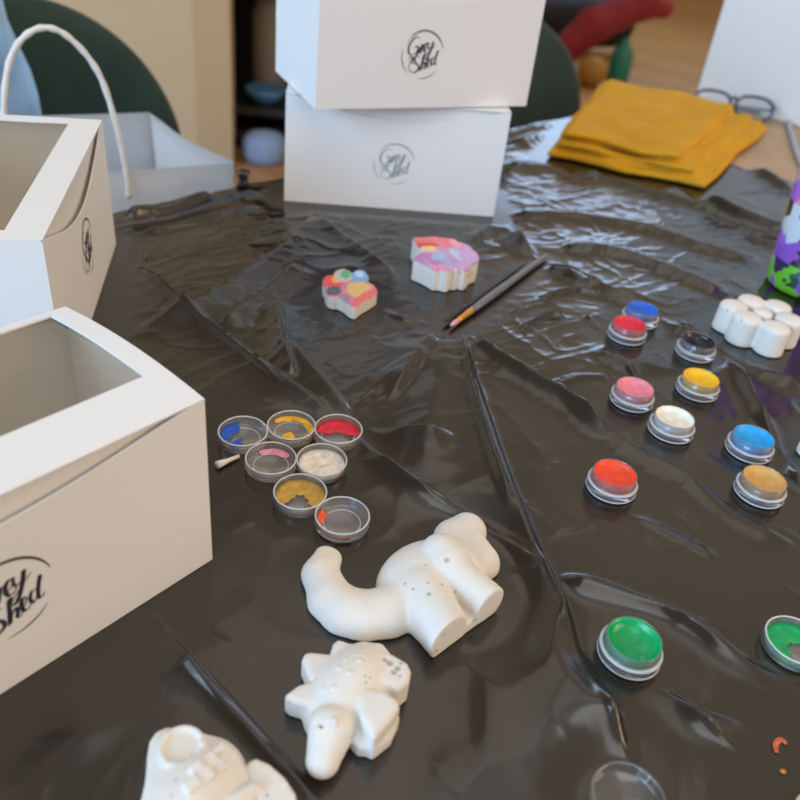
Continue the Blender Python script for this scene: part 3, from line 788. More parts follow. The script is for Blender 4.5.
# ================================================================== MUSTARD CLOTH
cA, cB, cC, cD = at(546, 158, 0), at(704, 191, 0), at(766, 132, 0), at(598, 78, .03)
corg = (cA+cB+cC+cD)/4; corg[2] = 0
def quad(s0, s1, t0, t1, wob=0):
    f_ = lambda s, t: (cA*(1-s)+cB*s)*(1-t)+(cD*(1-s)+cC*s)*t-corg
    out = []
    for (s, t, ds, dt) in ((s0, t0, 1, 0), (s1, t0, 0, 1), (s1, t1, -1, 0), (s0, t1, 0, -1)):
        for k in range(6):
            q = k/6; w = .006*math.sin(q*PI)*math.sin(3*q*PI+wob)
            out.append(f_(s+ds*(s1-s0)*q+abs(dt)*w*3, t+dt*(t1-t0)*q+abs(ds)*w*3))
    return out
layers = [(quad(.0, 1.0, .0, 1.0, 0), .0, .0085), (quad(.02, .97, .03, .98, 1.2), .0075, .0150), (quad(.05, .90, .02, .97, 2.2), .0140, .0210), (quad(.04, .80, .06, .99, 3.1), .0200, .0275), (quad(.07, .79, .03, .98, 4.5), .0262, .0330)]
def f_cloth(P):
    X, Y = P[..., 0], P[..., 1]
    w = .0035*(fbm(X*14+3, Y*14, 7)-.5)+.0018*np.sin(X*60+Y*25)
    Q = P.copy(); Q[..., 2] = P[..., 2]-w*np.clip(P[..., 2]/.02, 0, 1)
    d = None
    for poly, z0, z1 in layers:
        q = sd_ext(Q, poly, z1, .0034, z0=z0); d = q if d is None else smin(d, q, .0012)
    # fold grooves running along the right part
    for s in (.845, .93):
        a = (cA*(1-s)+cB*s)-corg; b = (cD*(1-s)+cC*s)-corg
        d = smax(d, .004-np.hypot(sd_caps(Q*np.array([1, 1, 0]), a*np.array([1, 1, 0]), b*np.array([1, 1, 0]), 0, 0), Q[..., 2]-(.0245 if s < .9 else .0185)), .003)
    return d*.8
me, V = surface_net(lambda P: smax(f_cloth(P), -P[..., 2], .001), (-.26, -.28, -.003), (.28, .30, .042), .0027)
o = obj('folded_cloth', me, M_MUST, smooth=True, loc=(corg[0], corg[1], .0016))
tag(o, 'mustard yellow cloth folded into a thick stack at the far table edge', 'cloth')
foot_poly([cA, cB, cC, cD]); foot(corg, .14)

# ================================================================== GLASSES, CORD, BOARD, TUMBLER
gl, gr = at(692, 103, .012), at(776, 116, .012)
gd = gr-gl; gw = np.linalg.norm(gd[:2]); gmid = (gl+gr)/2
groot = empty('eyeglasses', (gmid[0], gmid[1], -.003), math.atan2(gd[1], gd[0]), 'pair of blue grey framed glasses resting before the white board', 'glasses')
def rim_pts(cx, w, h, n=36, tilt=.75):
    out = []
    for k in range(n+1):
        a = 2*PI*k/n; x = w*np.sign(math.cos(a))*abs(math.cos(a))**.75; z = h*np.sign(math.sin(a))*abs(math.sin(a))**.75
        out.append((cx+x, (z+h)*math.sin(tilt)+.0, .003+(z+h)*math.cos(tilt)))
    return out
for sx in (-1, 1):
    bm = bmesh.new(); add_tube(bm, rim_pts(sx*.25*gw, .215*gw, .021), .0026, 10, caps=False); rm = obj('lens_rim', bm, M_GLASSF, groot, smooth=True)
    bm = bmesh.new(); vs = [bm.verts.new(q) for q in rim_pts(sx*.25*gw, .205*gw, .0195)[:-1]]; fc = bm.faces.new(vs); bmesh.ops.solidify(bm, geom=[fc], thickness=.0012); obj('lens', bm, M_LENS, rm)
    bm = bmesh.new(); add_tube(bm, catmull([(sx*.47*gw, .020, .022), (sx*.50*gw, .035, .020), (sx*.46*gw, .045, .012), (-sx*.15*gw, .058+.008*sx, .006), (-sx*.42*gw, .062+.008*sx, .004)], 6), .0022, 8); obj('temple', bm, M_GLASSF, groot, smooth=True)
bm = bmesh.new(); add_tube(bm, catmull([(-.05*gw, .022, .024), (0, .026, .029), (.05*gw, .022, .024)], 5), .0024, 8); obj('bridge', bm, M_GLASSF, groot, smooth=True)
M_CORD = mat('pale_grey_cord', (.42, .46, .52), .7)
bm = bmesh.new(); add_tube(bm, catmull([at(783, 108, .0012), at(787, 118, .0012), at(791, 132, .0012), at(800, 160, .0012), at(812, 175, .0012)], 6), .0042, 10)
tag(obj('cord', bm, M_CORD, smooth=True), 'pale grey cord lying on the bare wooden table right of the glasses', 'cord')
bu = 1.46
b0 = un(bu, .69); b1 = un(bu, .08)
bd_ = b1-b0; bl = np.linalg.norm(bd_)
broot = empty('display_board', ((b0[0]+b1[0])/2, (b0[1]+b1[1])/2, -.003), math.atan2(bd_[1], bd_[0]), 'large white upright board standing across the wooden table behind the glasses', 'board')
bm = bmesh.new(); add_box(bm, (0, .012, .28), (bl, .024, .56), bev=.003); obj('panel', bm, M_BOARD, broot)
for sx in (-.35, .35):
    bm = bmesh.new(); prism(bm, [(sx*bl-.004, .023, 0), (sx*bl-.004, .16, 0), (sx*bl-.004, .023, .4)], (.008, 0, 0)); bmesh.ops.recalc_face_normals(bm, faces=bm.faces); obj('support', bm, M_BOARD, broot)

tp = at(804, 287, 0); 
troot = empty('tumbler', (tp[0], tp[1], .0005), 0.6, 'tumbler patterned in purple, green, pink and black, cut off by the right edge', 'tumbler')
def tumbler_mat():
    m, nt, b = new_mat('printed_pattern')
    tc = nt.nodes.new('ShaderNodeTexCoord'); vo = nt.nodes.new('ShaderNodeTexVoronoi'); vo.inputs['Scale'].default_value = 58
    mp = nt.nodes.new('ShaderNodeMapping'); mp.inputs['Scale'].default_value = (1, 1, .75); mp.inputs['Location'].default_value = (.31, .12, .05)
    nz = nt.nodes.new('ShaderNodeTexNoise'); nz.inputs['Scale'].default_value = 45
    mx = nt.nodes.new('ShaderNodeMix'); mx.data_type = 'RGBA'; mx.blend_type = 'LINEAR_LIGHT'; mx.inputs['Factor'].default_value = .012
    nt.links.new(tc.outputs['Object'], mp.inputs['Vector']); nt.links.new(tc.outputs['Object'], nz.inputs['Vector'])
    nt.links.new(mp.outputs['Vector'], mx.inputs['A']); nt.links.new(nz.outputs['Color'], mx.inputs['B']); nt.links.new(mx.outputs['Result'], vo.inputs['Vector'])
    sp = nt.nodes.new('ShaderNodeSeparateColor'); nt.links.new(vo.outputs['Color'], sp.inputs['Color'])
    def ramp(cols):
        rp = nt.nodes.new('ShaderNodeValToRGB'); rp.color_ramp.interpolation = 'CONSTANT'
        while len(rp.color_ramp.elements) < len(cols): rp.color_ramp.elements.new(.5)
        for i, (e, c) in enumerate(zip(rp.color_ramp.elements, cols)): e.position = i/len(cols); e.color = (*c, 1)
        nt.links.new(sp.outputs['Red'], rp.inputs['Fac']); return rp
    lo = ramp([(.02, .04, .05), (.16, .55, .04), (.03, .10, .06), (.30, .12, .62), (.20, .60, .05), (.05, .03, .10)])
    mi = ramp([(.32, .13, .64), (.02, .02, .03), (.55, .62, .70), (.35, .15, .66), (.05, .06, .25), (.28, .10, .55)])
    hi = ramp([(.62, .16, .32), (.35, .12, .60), (.70, .25, .42), (.06, .04, .22), (.60, .35, .50), (.30, .12, .62)])
    sz = nt.nodes.new('ShaderNodeSeparateXYZ'); nt.links.new(tc.outputs['Object'], sz.inputs['Vector'])
    def gt(th):
        a = nt.nodes.new('ShaderNodeMath'); a.operation = 'GREATER_THAN'; a.inputs[1].default_value = th; nt.links.new(sz.outputs['Z'], a.inputs[0]); return a
    def mix(f_, a, b_):
        q = nt.nodes.new('ShaderNodeMix'); q.data_type = 'RGBA'; nt.links.new(f_.outputs[0], q.inputs['Factor']); nt.links.new(a, q.inputs['A']); nt.links.new(b_, q.inputs['B']); return q.outputs['Result']
    c = mix(gt(.030), lo.outputs['Color'], mi.outputs['Color']); c = mix(gt(.085), c, hi.outputs['Color'])
    nt.links.new(c, b.inputs['Base Color']); b.inputs['Roughness'].default_value = .2; b.inputs['Coat Weight'].default_value = .5
    return m
bm = bmesh.new(); add_lathe(bm, [(0, .0), (.034, 0), (.037, .002), (.038, .006), (.049, .150), (.0475, .150), (.036, .008), (0, .006)], 64); bmesh.ops.recalc_face_normals(bm, faces=bm.faces)
obj('cup', bm, tumbler_mat(), troot, smooth=True)
bm = bmesh.new(); add_lathe(bm, [(.0492, .147), (.0505, .149), (.0505, .156), (.046, .159), (.01, .160), (0, .160)], 64); bmesh.ops.recalc_face_normals(bm, faces=bm.faces)
obj('cap', bm, mat('purple_cap', (.22, .08, .5), .35), troot, smooth=True)
foot(tp, .045)

# ================================================================== TABLE
U0, U1, N0 = -.75, 1.78, -.42
tc_ = un((U0+U1)/2, (EDGE-.008+N0)/2)
trt = empty('table', (tc_[0], tc_[1], -.75), math.atan2(TU[1], TU[0]), 'wooden table mostly covered by the black plastic sheet', 'table')
bm = bmesh.new(); add_box(bm, (0, 0, .75-.0200), (U1-U0, EDGE-.008-N0, .034), bev=.006); obj('tabletop', bm, M_WOOD, trt)
for sx in (-1, 1):
    for sy in (-1, 1):
        bm = bmesh.new(); add_box(bm, (sx*((U1-U0)/2-.08), sy*((EDGE-N0)/2-.09), .36), (.06, .06, .72), bev=.005); obj('leg', bm, M_WOOD, trt)

# ------------------------------------------------------------------ black plastic sheet
SU0, SU1, SN0 = -.32, 1.142, -.36
hstep = .0016
us = np.arange(SU0, SU1+1e-6, hstep); ns = np.arange(SN0, EDGE+.16, hstep)
UU, NN = np.meshgrid(us, ns, indexing='ij')
X = UU*TU[0]+NN*TN[0]; Y = UU*TU[1]+NN*TN[1]
HGT = np.zeros_like(X)
def crease(pts, w, h, side=0.0, w2=None, taper=.12, boost=1.0):
    """fold along a polyline of photo points: height h, half widths w (one side) and w2 (other side)"""
    P = catmull([at(*p)[:2] for p in pts], 6); P = np.array(P); w2 = w2 or w
    m = 4*max(w, w2); lo = P.min(0)-m; hi = P.max(0)+m
    box = (X > lo[0]) & (X < hi[0]) & (Y > lo[1]) & (Y < hi[1])
    if not box.any(): return
    x, y = X[box], Y[box]; best = np.full(x.shape, 1e9); sg = np.zeros(x.shape); tt = np.zeros(x.shape)
    seg = np.linalg.norm(np.diff(P, axis=0), axis=1); cum = np.concatenate([[0], np.cumsum(seg)]); L = cum[-1]
    for i in range(len(P)-1):
        a, b = P[i], P[i+1]; e = b-a
        t = np.clip(((x-a[0])*e[0]+(y-a[1])*e[1])/(e@e+1e-12), 0, 1)
        dx, dy = x-a[0]-t*e[0], y-a[1]-t*e[1]; d = np.hypot(dx, dy); q = d < best
        best = np.where(q, d, best); sg = np.where(q, np.sign(e[0]*dy-e[1]*dx), sg); tt = np.where(q, (cum[i]+t*seg[i])/L, tt)
    ww = np.where(sg > 0, w, w2)
    wob = 1+(.5 if max(w, w2) < .01 else .12)*(vnoise(x*40, y*40, len(pts))-.5)
    prof = np.exp(-(best/(ww*wob))**1.6)
    tp_ = np.clip(tt/taper, 0, 1)*np.clip((1-tt)/taper, 0, 1); tp_ = tp_*tp_*(3-2*tp_)
    HGT[box] += h*prof*tp_*(1.9 if max(w, w2) >= .01 else 2.0)
W = .004
crease([(456, 333), (472, 385), (497, 460), (522, 525), (545, 580), (578, 655), (612, 730), (655, 825)], .0032, .0050, w2=.046, taper=.10)
crease([(458, 333), (466, 385), (486, 455), (510, 520)], .0025, .0025)
crease([(452, 338), (436, 380), (428, 430), (425, 490)], .016, .0022)
crease([(520, 560), (560, 650), (590, 730), (610, 800), (620, 840)], .022, .0012, taper=.4)
crease([(530, 545), (552, 600), (580, 660), (610, 725), (645, 800)], .0025, .0022)
crease([(150, 606), (172, 642), (225, 705), (275, 755), (330, 810)], .0018, .0026, w2=.010)
crease([(116, 247), (150, 276), (182, 305), (224, 337), (289, 388), (340, 420)], .0022, .0034, w2=.016)
crease([(120, 255), (154, 284), (186, 313), (226, 345), (286, 393)], .0018, .0020)
crease([(360, 445), (400, 478), (440, 505), (500, 532), (536, 560)], .0015, .0026, w2=.010)
crease([(125, 337), (189, 308), (243, 281), (289, 249), (323, 206)], .0035, .0050, w2=.020, taper=.25)
crease([(219, 329), (250, 307), (275, 291), (297, 268)], .003, .0034, w2=.014)
crease([(275, 307), (279, 330), (283, 350), (295, 382)], .0025, .0036, w2=.010)
crease([(287, 342), (321, 383), (367, 430), (414, 439), (458, 448)], .0025, .0034, w2=.014)
crease([(446, 330), (425, 355), (409, 376), (384, 410)], .004, .0036, w2=.018, taper=.3)
crease([(317, 222), (377, 263), (412, 286)], .003, .0026, w2=.012)
crease([(376, 305), (404, 322), (440, 324)], .003, .0024)
crease([(118, 234), (132, 236), (150, 262)], .003, .003)
crease([(215, 200), (170, 216), (122, 222)], .004, .004, w2=.010)
crease([(290, 205), (400, 216), (500, 222)], .006, .0035, w2=.016)
crease([(462, 333), (500, 360), (540, 385), (575, 405), (610, 440)], .0022, .0032, w2=.012)
crease([(575, 405), (620, 440), (690, 480), (745, 520), (800, 550)], .0020, .0020, w2=.010)
crease([(494, 233), (560, 266), (628, 302), (690, 338)], .0022, .0034, w2=.014)
crease([(655, 316), (728, 350), (806, 394)], .0025, .0036, w2=.014)
crease([(476, 340), (515, 366), (552, 390), (600, 425)], .002, .0022, w2=.008)
crease([(552, 387), (580, 379), (608, 377)], .0030, .0018)
crease([(590, 352), (630, 366), (676, 371), (704, 371), (736, 365)], .0022, .0030, w2=.007)
crease([(625, 368), (650, 395), (662, 408)], .002, .0024)
crease([(735, 234), (760, 243), (790, 256)], .005, .0032, w2=.010, taper=.4)
crease([(540, 300), (575, 292), (600, 296)], .0022, .0026)
crease([(520, 330), (548, 316), (566, 318)], .0022, .0026)
crease([(585, 318), (600, 330)], .0022, .0030)
crease([(715, 350), (738, 376), (752, 405), (768, 430), (785, 462), (806, 500)], .0035, .0050, w2=.008)
crease([(555, 578), (590, 588), (630, 600), (665, 612), (700, 632), (745, 664), (805, 684)], .0036, .0036, w2=.007)
crease([(646, 678), (680, 705), (705, 722), (745, 730), (805, 736)], .0026, .0034, w2=.006)
crease([(700, 722), (730, 745), (772, 765)], .002, .0012)
crease([(504, 170), (580, 170), (660, 198), (785, 228)], .014, .0034, w2=.018)
crease([(478, 221), (560, 217), (640, 229), (704, 250), (772, 268)], .010, .0034, w2=.014)
crease([(560, 250), (620, 255), (680, 278), (730, 300)], .010, .004)
crease([(520, 150), (550, 140), (600, 185)], .012, .005)
crease([(470, 245), (500, 232), (540, 262), (590, 290)], .006, .0035)
crease([(700, 205), (740, 222), (800, 240)], .009, .006)
crease([(660, 200), (740, 170), (800, 200)], .012, .005)

crease([(580, 500), (640, 520), (720, 560)], .0025, .0010)

crease([(60, 760), (100, 735), (150, 735)], .012, .0008, taper=.45)
crease([(446, 640), (440, 700), (436, 760), (430, 830)], .010, .0014, taper=.4)
crease([(480, 640), (486, 720), (490, 830)], .012, .0012, taper=.4)
# rolled folds near the table's far edge
E_ = NN-EDGE
lw = vnoise(UU*6, UU*0+3, 4)
HGT += .0050*np.exp(-((E_+.022+.010*lw)/.007)**2)*(.5+.8*vnoise(UU*9, UU*0, 8))
HGT += .0040*np.exp(-((E_+.052+.016*vnoise(UU*5, UU*0, 14))/.008)**2)*(.2+vnoise(UU*7, UU*0, 5))
# small wrinkles, finer toward the far side where the sheet is slack
ridge = lambda x, y, s: 1-np.abs(2*vnoise(x, y, s)-1)
ca, sa = math.cos(math.radians(-38)), math.sin(math.radians(-38))
XR, YR = X*ca-Y*sa, X*sa+Y*ca
wx = .5*fbm(X*9, Y*9, 61); wy = .5*fbm(X*9+5, Y*9, 62)
far = np.clip((Y-.30)/.40, .16, 1)
HGT += far*.0008*ridge(XR*13+wx*2, YR*34+wy*2, 71)**4
HGT += far*.0006*ridge(XR*30+wx*3, YR*75+wy*3, 72)**3
HGT += .0003*far*ridge(X*60+wx*4, Y*95+wy*4, 73)**2
HGT += .0012*np.clip(fbm(X*10, Y*10, 74)-.42, 0, 1)*2
HGT += .0010*np.clip(Y*3-.6, .15, 1)*ridge(XR*9+wx*2, YR*13+wy*3, 75)**10
HGT += .0006*ridge(XR*17+wx*3, YR*30+wy*2, 79)**14
HGT += .004*np.clip(fbm(X*7+3, Y*7, 77)-.47, 0, 1)
# flat under the things that stand on it
FX = np.array(FOOT); mask = np.ones_like(X)
for fx, fy, fr in FX:
    i0 = None
    m = (np.abs(X-fx) < fr+.03) & (np.abs(Y-fy) < fr+.03)
    d = np.hypot(X[m]-fx, Y[m]-fy)
    q = np.clip((d-fr)/.028, 0, 1); mask[m] = np.minimum(mask[m], q*q*(3-2*q))
Z_ = HGT*mask
HGT = np.zeros_like(X)      # a few crisp folds that run close between the things
crease([(150, 606), (172, 642), (225, 703), (282, 765), (330, 815)], .0018, .0013, w2=.0035)
crease([(345, 430), (400, 477), (440, 503), (500, 538), (548, 580)], .0016, .0012, w2=.004)
Z_ = Z_+HGT
# over the edge
r_ = .016; s = np.maximum(0, NN-(EDGE-r_*.4)); ang = np.minimum(s/r_, PI/2)
ZE = -r_*(1-np.cos(ang))-np.maximum(0, s-r_*PI/2)
NE = np.where(s > 0, EDGE-r_*.4+r_*np.sin(ang), NN)+np.where(s > r_*PI/2, .012*np.sin(UU*22+2*vnoise(UU*6, UU*0, 91))*np.clip((s-r_*PI/2)/.1, 0, 1)+.012*np.clip((s-r_*PI/2)/.1, 0, 1), 0)
NE = NE+np.where(s > 0, Z_*np.sin(ang), 0)
UE = UU+np.where(UU > SU1-.01, .004*np.sin(NN*40)+.003*np.sin(NN*97), 0)
PX = UE*TU[0]+NE*TN[0]; PY = UE*TU[1]+NE*TN[1]; PZ = Z_*np.cos(ang)+ZE
co = np.stack([PX, PY, PZ], -1).reshape(-1, 3)
nu, nn_ = X.shape
idx = np.arange(nu*nn_).reshape(nu, nn_)
q = np.stack([idx[:-1, :-1], idx[1:, :-1], idx[1:, 1:], idx[:-1, 1:]], -1).reshape(-1, 4)
me = bpy.data.meshes.new('plastic_sheet'); me.vertices.add(len(co)); me.vertices.foreach_set('co', co.ravel())
me.loops.add(len(q)*4); me.loops.foreach_set('vertex_index', q.ravel().astype(np.int32)); me.polygons.add(len(q))
me.polygons.foreach_set('loop_start', np.arange(0, len(q)*4, 4, dtype=np.int32)); me.update(calc_edges=True)
sh = obj('plastic_sheet', me, M_SHEET, smooth=True)
tag(sh, 'crumpled glossy black plastic sheet spread over the table', 'table cover')
kp = at(243, 186, .006)
bm = bmesh.new(); add_lathe(bm, [(0, -.002), (.008, -.002), (.005, .006), (.0055, .012), (.0085, .016), (.004, .017), (0, .016)], 14, c=tuple(kp)); obj('knotted_tuft', bm, M_SHEET, sh, smooth=True)

# ================================================================== CHAIRS, BAG, JACKET
def chair(u, n, R, zc, label):
    p = un(u, n); az = math.atan2(TU[1], TU[0])
    root = empty('dining_chair', (p[0], p[1], -.75), az, label, 'chair', 'green velvet dining chairs')
    # back: local x along table edge, y away from the table
    bm = bmesh.new(); zb = -.36; top = zc
    def outline(a):                       # rounded top, straight sides down to the seat
        if 0 <= a <= PI: return R*math.cos(a), top+R*math.sin(a)
        return None
    pts = [outline(a) for a in np.linspace(0, PI, 41)]
    for k in range(1, 14): t = k/14; pts.append((-R-.02*math.sin(t*PI/2), top+(zb-top)*t))
    for k in range(0, 14): t = k/13; pts.append((-(R+.02)*(1-2*t), zb))
    for k in range(13, 0, -1): t = k/14; pts.append((R+.02*math.sin(t*PI/2), top+(zb-top)*t))
    c = (0, (top+zb)/2); N = len(pts); TH = .038
    def layer(side):
        rings = [[bm.verts.new((c[0], side*TH, c[1]+.75))]]
        for q in (.25, .5, .7, .85, .94, .985, 1.0):
            th = TH*math.sqrt(max(0, 1-q**8)); row = []
            for x, z in pts:
                xx, zz_ = c[0]+(x-c[0])*q, c[1]+(z-c[1])*q
                row.append(bm.verts.new((xx, side*th-1.1*xx*xx+.10*(zz_-zb), zz_+.75)))
            rings.append(row)
        rings[0][0].co.y = side*TH+.10*(c[1]-zb)
        for a, b in zip(rings[:-1], rings[1:]):
            for k in range(N):
                k2 = (k+1) % N
                if len(a) == 1: bm.faces.new((a[0], b[k], b[k2]) if side < 0 else (a[0], b[k2], b[k]))
                else: bm.faces.new((a[k], b[k], b[k2], a[k2]) if side < 0 else (a[k], a[k2], b[k2], b[k]))
        return rings[-1]
    layer(-1); layer(1)
    bmesh.ops.remove_doubles(bm, verts=bm.verts, dist=1e-5); bmesh.ops.recalc_face_normals(bm, faces=bm.faces)
    obj('backrest', bm, M_VELVET, root, smooth=True)
    bm = bmesh.new(); add_box(bm, (0, -.20, .41), (.46, .44, .09), bev=.035); obj('seat', bm, M_VELVET, root, smooth=True)
    for sx in (-1, 1):
        for sy in (-.37, -.04):
            bm = bmesh.new(); add_tube(bm, [(sx*.21, sy+(sy+.2)*.25, 0), (sx*.17, sy, .375)], [.010, .015], 12); obj('leg', bm, M_LEGM, root, smooth=True)
    return root
chair(.440, 1.125, .207, -.095, 'green velvet dining chair on the left, behind the paper bag')
chair(1.315, .985, .20, -.115, 'green velvet dining chair behind the stack of two white boxes')

# paper bag standing on the left chair's seat
bx_, by_ = np.array([.848, .53]), np.array([-.53, .848])
bfr = np.array([-.222, .889]); BW, BD, BHt = .34, .178, .30
bagz = -.294; bor = bfr-BW*bx_
bag = empty('paper_bag', (bor[0], bor[1], bagz), math.atan2(.53, .848), 'open white paper carrier bag with a twisted handle, behind the table edge', 'bag')
def panel(name, quad4, par, bend=.0, n=14, m=M_PAPER):
    bm = bmesh.new(); q = [np.array(p, float) for p in quad4]; V = []
    nrm = np.cross(q[1]-q[0], q[3]-q[0]); nrm /= np.linalg.norm(nrm)
    for i in range(n+1):
        row = []
        for k in range(n+1):
            s, t = i/n, k/n
            p = (q[0]*(1-s)+q[1]*s)*(1-t)+(q[3]*(1-s)+q[2]*s)*t
            p = p+nrm*(bend*math.sin(PI*s)*t+.0012*math.sin(9*s+7*t))
            row.append(bm.verts.new(tuple(p)))
        V.append(row)
    for i in range(n):
        for k in range(n): bm.faces.new((V[i][k], V[i+1][k], V[i+1][k+1], V[i][k+1]))
    bmesh.ops.solidify(bm, geom=bm.faces[:], thickness=.0008); bmesh.ops.recalc_face_normals(bm, faces=bm.faces)
    return obj(name, bm, m, par, smooth=True)
T = .302
fp = panel('front_panel', [(0, 0, 0), (BW, 0, 0), (BW, 0, T), (0, 0, T)], bag, .003)
BX = BW-.05
panel('back_panel', [(0, BD, 0), (BX, BD, 0), (BX, BD, T+.006), (0, BD, T+.006)], bag, -.004)
panel('side_panel', [(BW, 0, 0), (BX, BD, 0), (BX, BD, T+.006), (BW, 0, T)], bag, -.008)
panel('side_panel', [(0, 0, 0), (0, BD, 0), (0, BD, T+.006), (0, 0, T)], bag, .012)
panel('base', [(0, 0, .001), (BW, 0, .001), (BX, BD, .001), (0, BD, .001)], bag)
def handle(x0, x1, y, top, lean, par):
    pts = [(x0, y-.004, T-.05), (x0, y-.004, T-.01), (x0+.002, y-.004+lean*.3, T+top*.35), (x0+(x1-x0)*.16, y+lean*.7, T+top*.80), (x0+(x1-x0)*.38, y+lean, T+top), (x0+(x1-x0)*.62, y+lean, T+top*.98), (x0+(x1-x0)*.86, y+lean*.7, T+top*.72), (x1-.004, y-.004+lean*.3, T+top*.30), (x1, y-.004, T-.005), (x1, y-.004, T-.03)]
    c = catmull(pts, 8); bm = bmesh.new()
    add_tube(bm, c, [.0030+.0004*math.sin(i*1.9) for i in range(len(c))], 10)
    return obj('handle', bm, M_TWIST, par, smooth=True)
handle(.106, .220, 0, .138, .004, bag)

# jacket draped over the left chair's back
croot_p = un(.445, 1.125)
def jacket():
    az = math.atan2(TU[1], TU[0]); bm = bmesh.new()
    prof = []
    for k in range(25):
        t = k/24
        if t < .5: prof.append((-.066-.012*math.sin(t*6), -.20+(.325)*(t/.5)))
        elif t < .72: a = (t-.5)/.22*PI; prof.append((-.006-.060*math.cos(a), .125+.035*math.sin(a)))
        else: prof.append((.056+.01*(t-.72), .125-(t-.72)/.28*.25))
    V = []
    xs = np.linspace(-.27, -.032, 30)
    for i, x in enumerate(xs):
        row = []
        for k, (y, z) in enumerate(prof):
            f_ = .010*math.sin(x*75+z*14)+.009*math.sin(x*31-z*40)+.004*math.sin(x*140+z*60)
            xo = x
            if i > 22: xo = x+(i-22)/7*(.035*np.clip((.12-z)/.3, 0, 1)+.0*z)
            drop = .10*max(0, abs(xo)/.2)**2.2
            lean = .10*(z-drop+.36)-1.1*xo*xo
            row.append(bm.verts.new((xo, y+lean+(f_ if y < 0 else -f_), z-drop+.75)))
        V.append(row)
    for i in range(len(xs)-1):
        for k in range(len(prof)-1): bm.faces.new((V[i][k], V[i+1][k], V[i+1][k+1], V[i][k+1]))
    bmesh.ops.solidify(bm, geom=bm.faces[:], thickness=.006); bmesh.ops.recalc_face_normals(bm, faces=bm.faces)
    o = obj('jacket', bm, M_JACKET, smooth=True, loc=(croot_p[0], croot_p[1], -.75), rot=(0, 0, az))
    tag(o, 'pale blue jacket hung over the back of the left chair', 'jacket')
jacket()

# ================================================================== ROOM
FZ = -.75
def struct(name, bm, m, label=None):
    o = obj(name, bm, m); o['kind'] = 'structure'; return o
bm = bmesh.new(); add_box(bm, (1.5, 3.6, FZ-.05), (11, 12.4, .1)); struct('floor', bm, M_FLOOR)
A_ = at(199, 174, FZ); B_ = at(233, 169, FZ)
d_ = np.array([-.93, -.36]); d_ /= np.linalg.norm(d_)
far_ = A_[:2]+d_*2.2
bm = bmesh.new(); prism(bm, [(A_[0], A_[1], FZ), (far_[0], far_[1], FZ), (far_[0]-.3, far_[1]+.6, FZ), (B_[0]-.05, B_[1]+.25, FZ), (B_[0], B_[1], FZ)], (0, 0, 2.5)); bmesh.ops.recalc_face_normals(bm, faces=bm.faces); struct('wall_left', bm, M_BEIGE)
bm = bmesh.new(); add_box(bm, (1.5, 9.75, FZ+1.25), (11, .1, 2.5)); struct('wall_back', bm, M_PALEWALL)
# dark shelving unit in the recess with a few things on it
sp_ = at(270, 172, FZ)
sroot = empty('shelving_unit', (sp_[0]+.18, sp_[1]+.42, FZ), .12, 'dark open shelving unit in the recess behind the stacked boxes', 'shelf')
for nm, c, s in (('side_panel', (-.42, 0, .9), (.04, .36, 1.8)), ('side_panel', (.62, 0, .9), (.04, .36, 1.8)), ('back_panel', (.1, .17, .9), (1.04, .02, 1.8)), ('shelf', (.1, 0, .05), (1.0, .34, .03)), ('shelf', (.1, 0, .15), (1.0, .34, .03)), ('shelf', (.1, 0, .62), (1.0, .34, .03)), ('shelf', (.1, 0, 1.05), (1.0, .34, .03)), ('shelf', (.1, 0, 1.5), (1.0, .34, .03))):
    bm = bmesh.new(); add_box(bm, c, s, bev=.004); obj(nm, bm, M_DARK, sroot)
def on_shelf(name, x, z, prof, m, label, cat, y=-.03):
    c, s = math.cos(.12), math.sin(.12)
    bm = bmesh.new(); add_lathe(bm, prof, 32); bmesh.ops.recalc_face_normals(bm, faces=bm.faces)
    o = obj(name, bm, m, smooth=True, loc=(sp_[0]+.18+c*x-s*y, sp_[1]+.42+s*x+c*y, FZ+z)); tag(o, label, cat)
on_shelf('storage_jar', -.27, .1665, [(0, 0), (.065, 0), (.07, .02), (.072, .30), (.06, .33), (.06, .36), (0, .36)], mat('taupe_ceramic', (.26, .21, .17), .6), 'tall taupe jar on the dark shelving unit, behind the blue bowl', 'jar', y=.06)
on_shelf('bowl', -.27, .1665, [(0, 0), (.04, 0), (.08, .045), (.082, .06), (.076, .06), (.03, .012), (0, .012)], mat('blue_glaze', (.07, .20, .36), .35), 'blue bowl on the dark shelving unit, in front of the taupe jar', 'bowl', y=-.09)
on_shelf('fabric_basket', -.26, .0, [(0, 0), (.075, 0), (.085, .03), (.085, .075), (.065, .10), (.03, .11), (0, .11)], mat('blue_grey_fabric', (.26, .34, .52), .9), 'blue grey fabric basket on the floor before the dark shelving unit', 'basket', y=-.27)

# heap of coloured things on the floor at the far right
def blob_obj(name, parts, m, loc, label, cat, res=.02, k=.04):
    def f_(P):
        d = None
        for a, b, ra, rb in parts:
            q = sd_caps(P, a, b, ra, rb); d = q if d is None else smin(d, q, k)
        return smax(d, -P[..., 2], .01)
    al = np.array([p for a, b, ra, rb in parts for p in (a, b)]); mr = max(max(r[2:]) for r in parts)+.04
    lo = al.min(0)-mr; hi = al.max(0)+mr; lo[2] = -.03
    me, V = surface_net(f_, lo, hi, res)
    o = obj(name, me, m, smooth=True, loc=(loc[0], loc[1], loc[2])); tag(o, label, cat); return o
rp_ = at(592, 72, FZ)
M_RED = mat('red_fabric', (.30, .025, .035), .8, var=.2, scale=10)
cush = blob_obj('cushion', [((-.30, .25, .16), (.22, .35, .20), .16, .15)], mat('black_fabric', (.02, .02, .022), .85), (rp_[0]-.05, rp_[1]+.25, FZ), 'black floor cushion under the red jacket, far right background', 'cushion', .03)
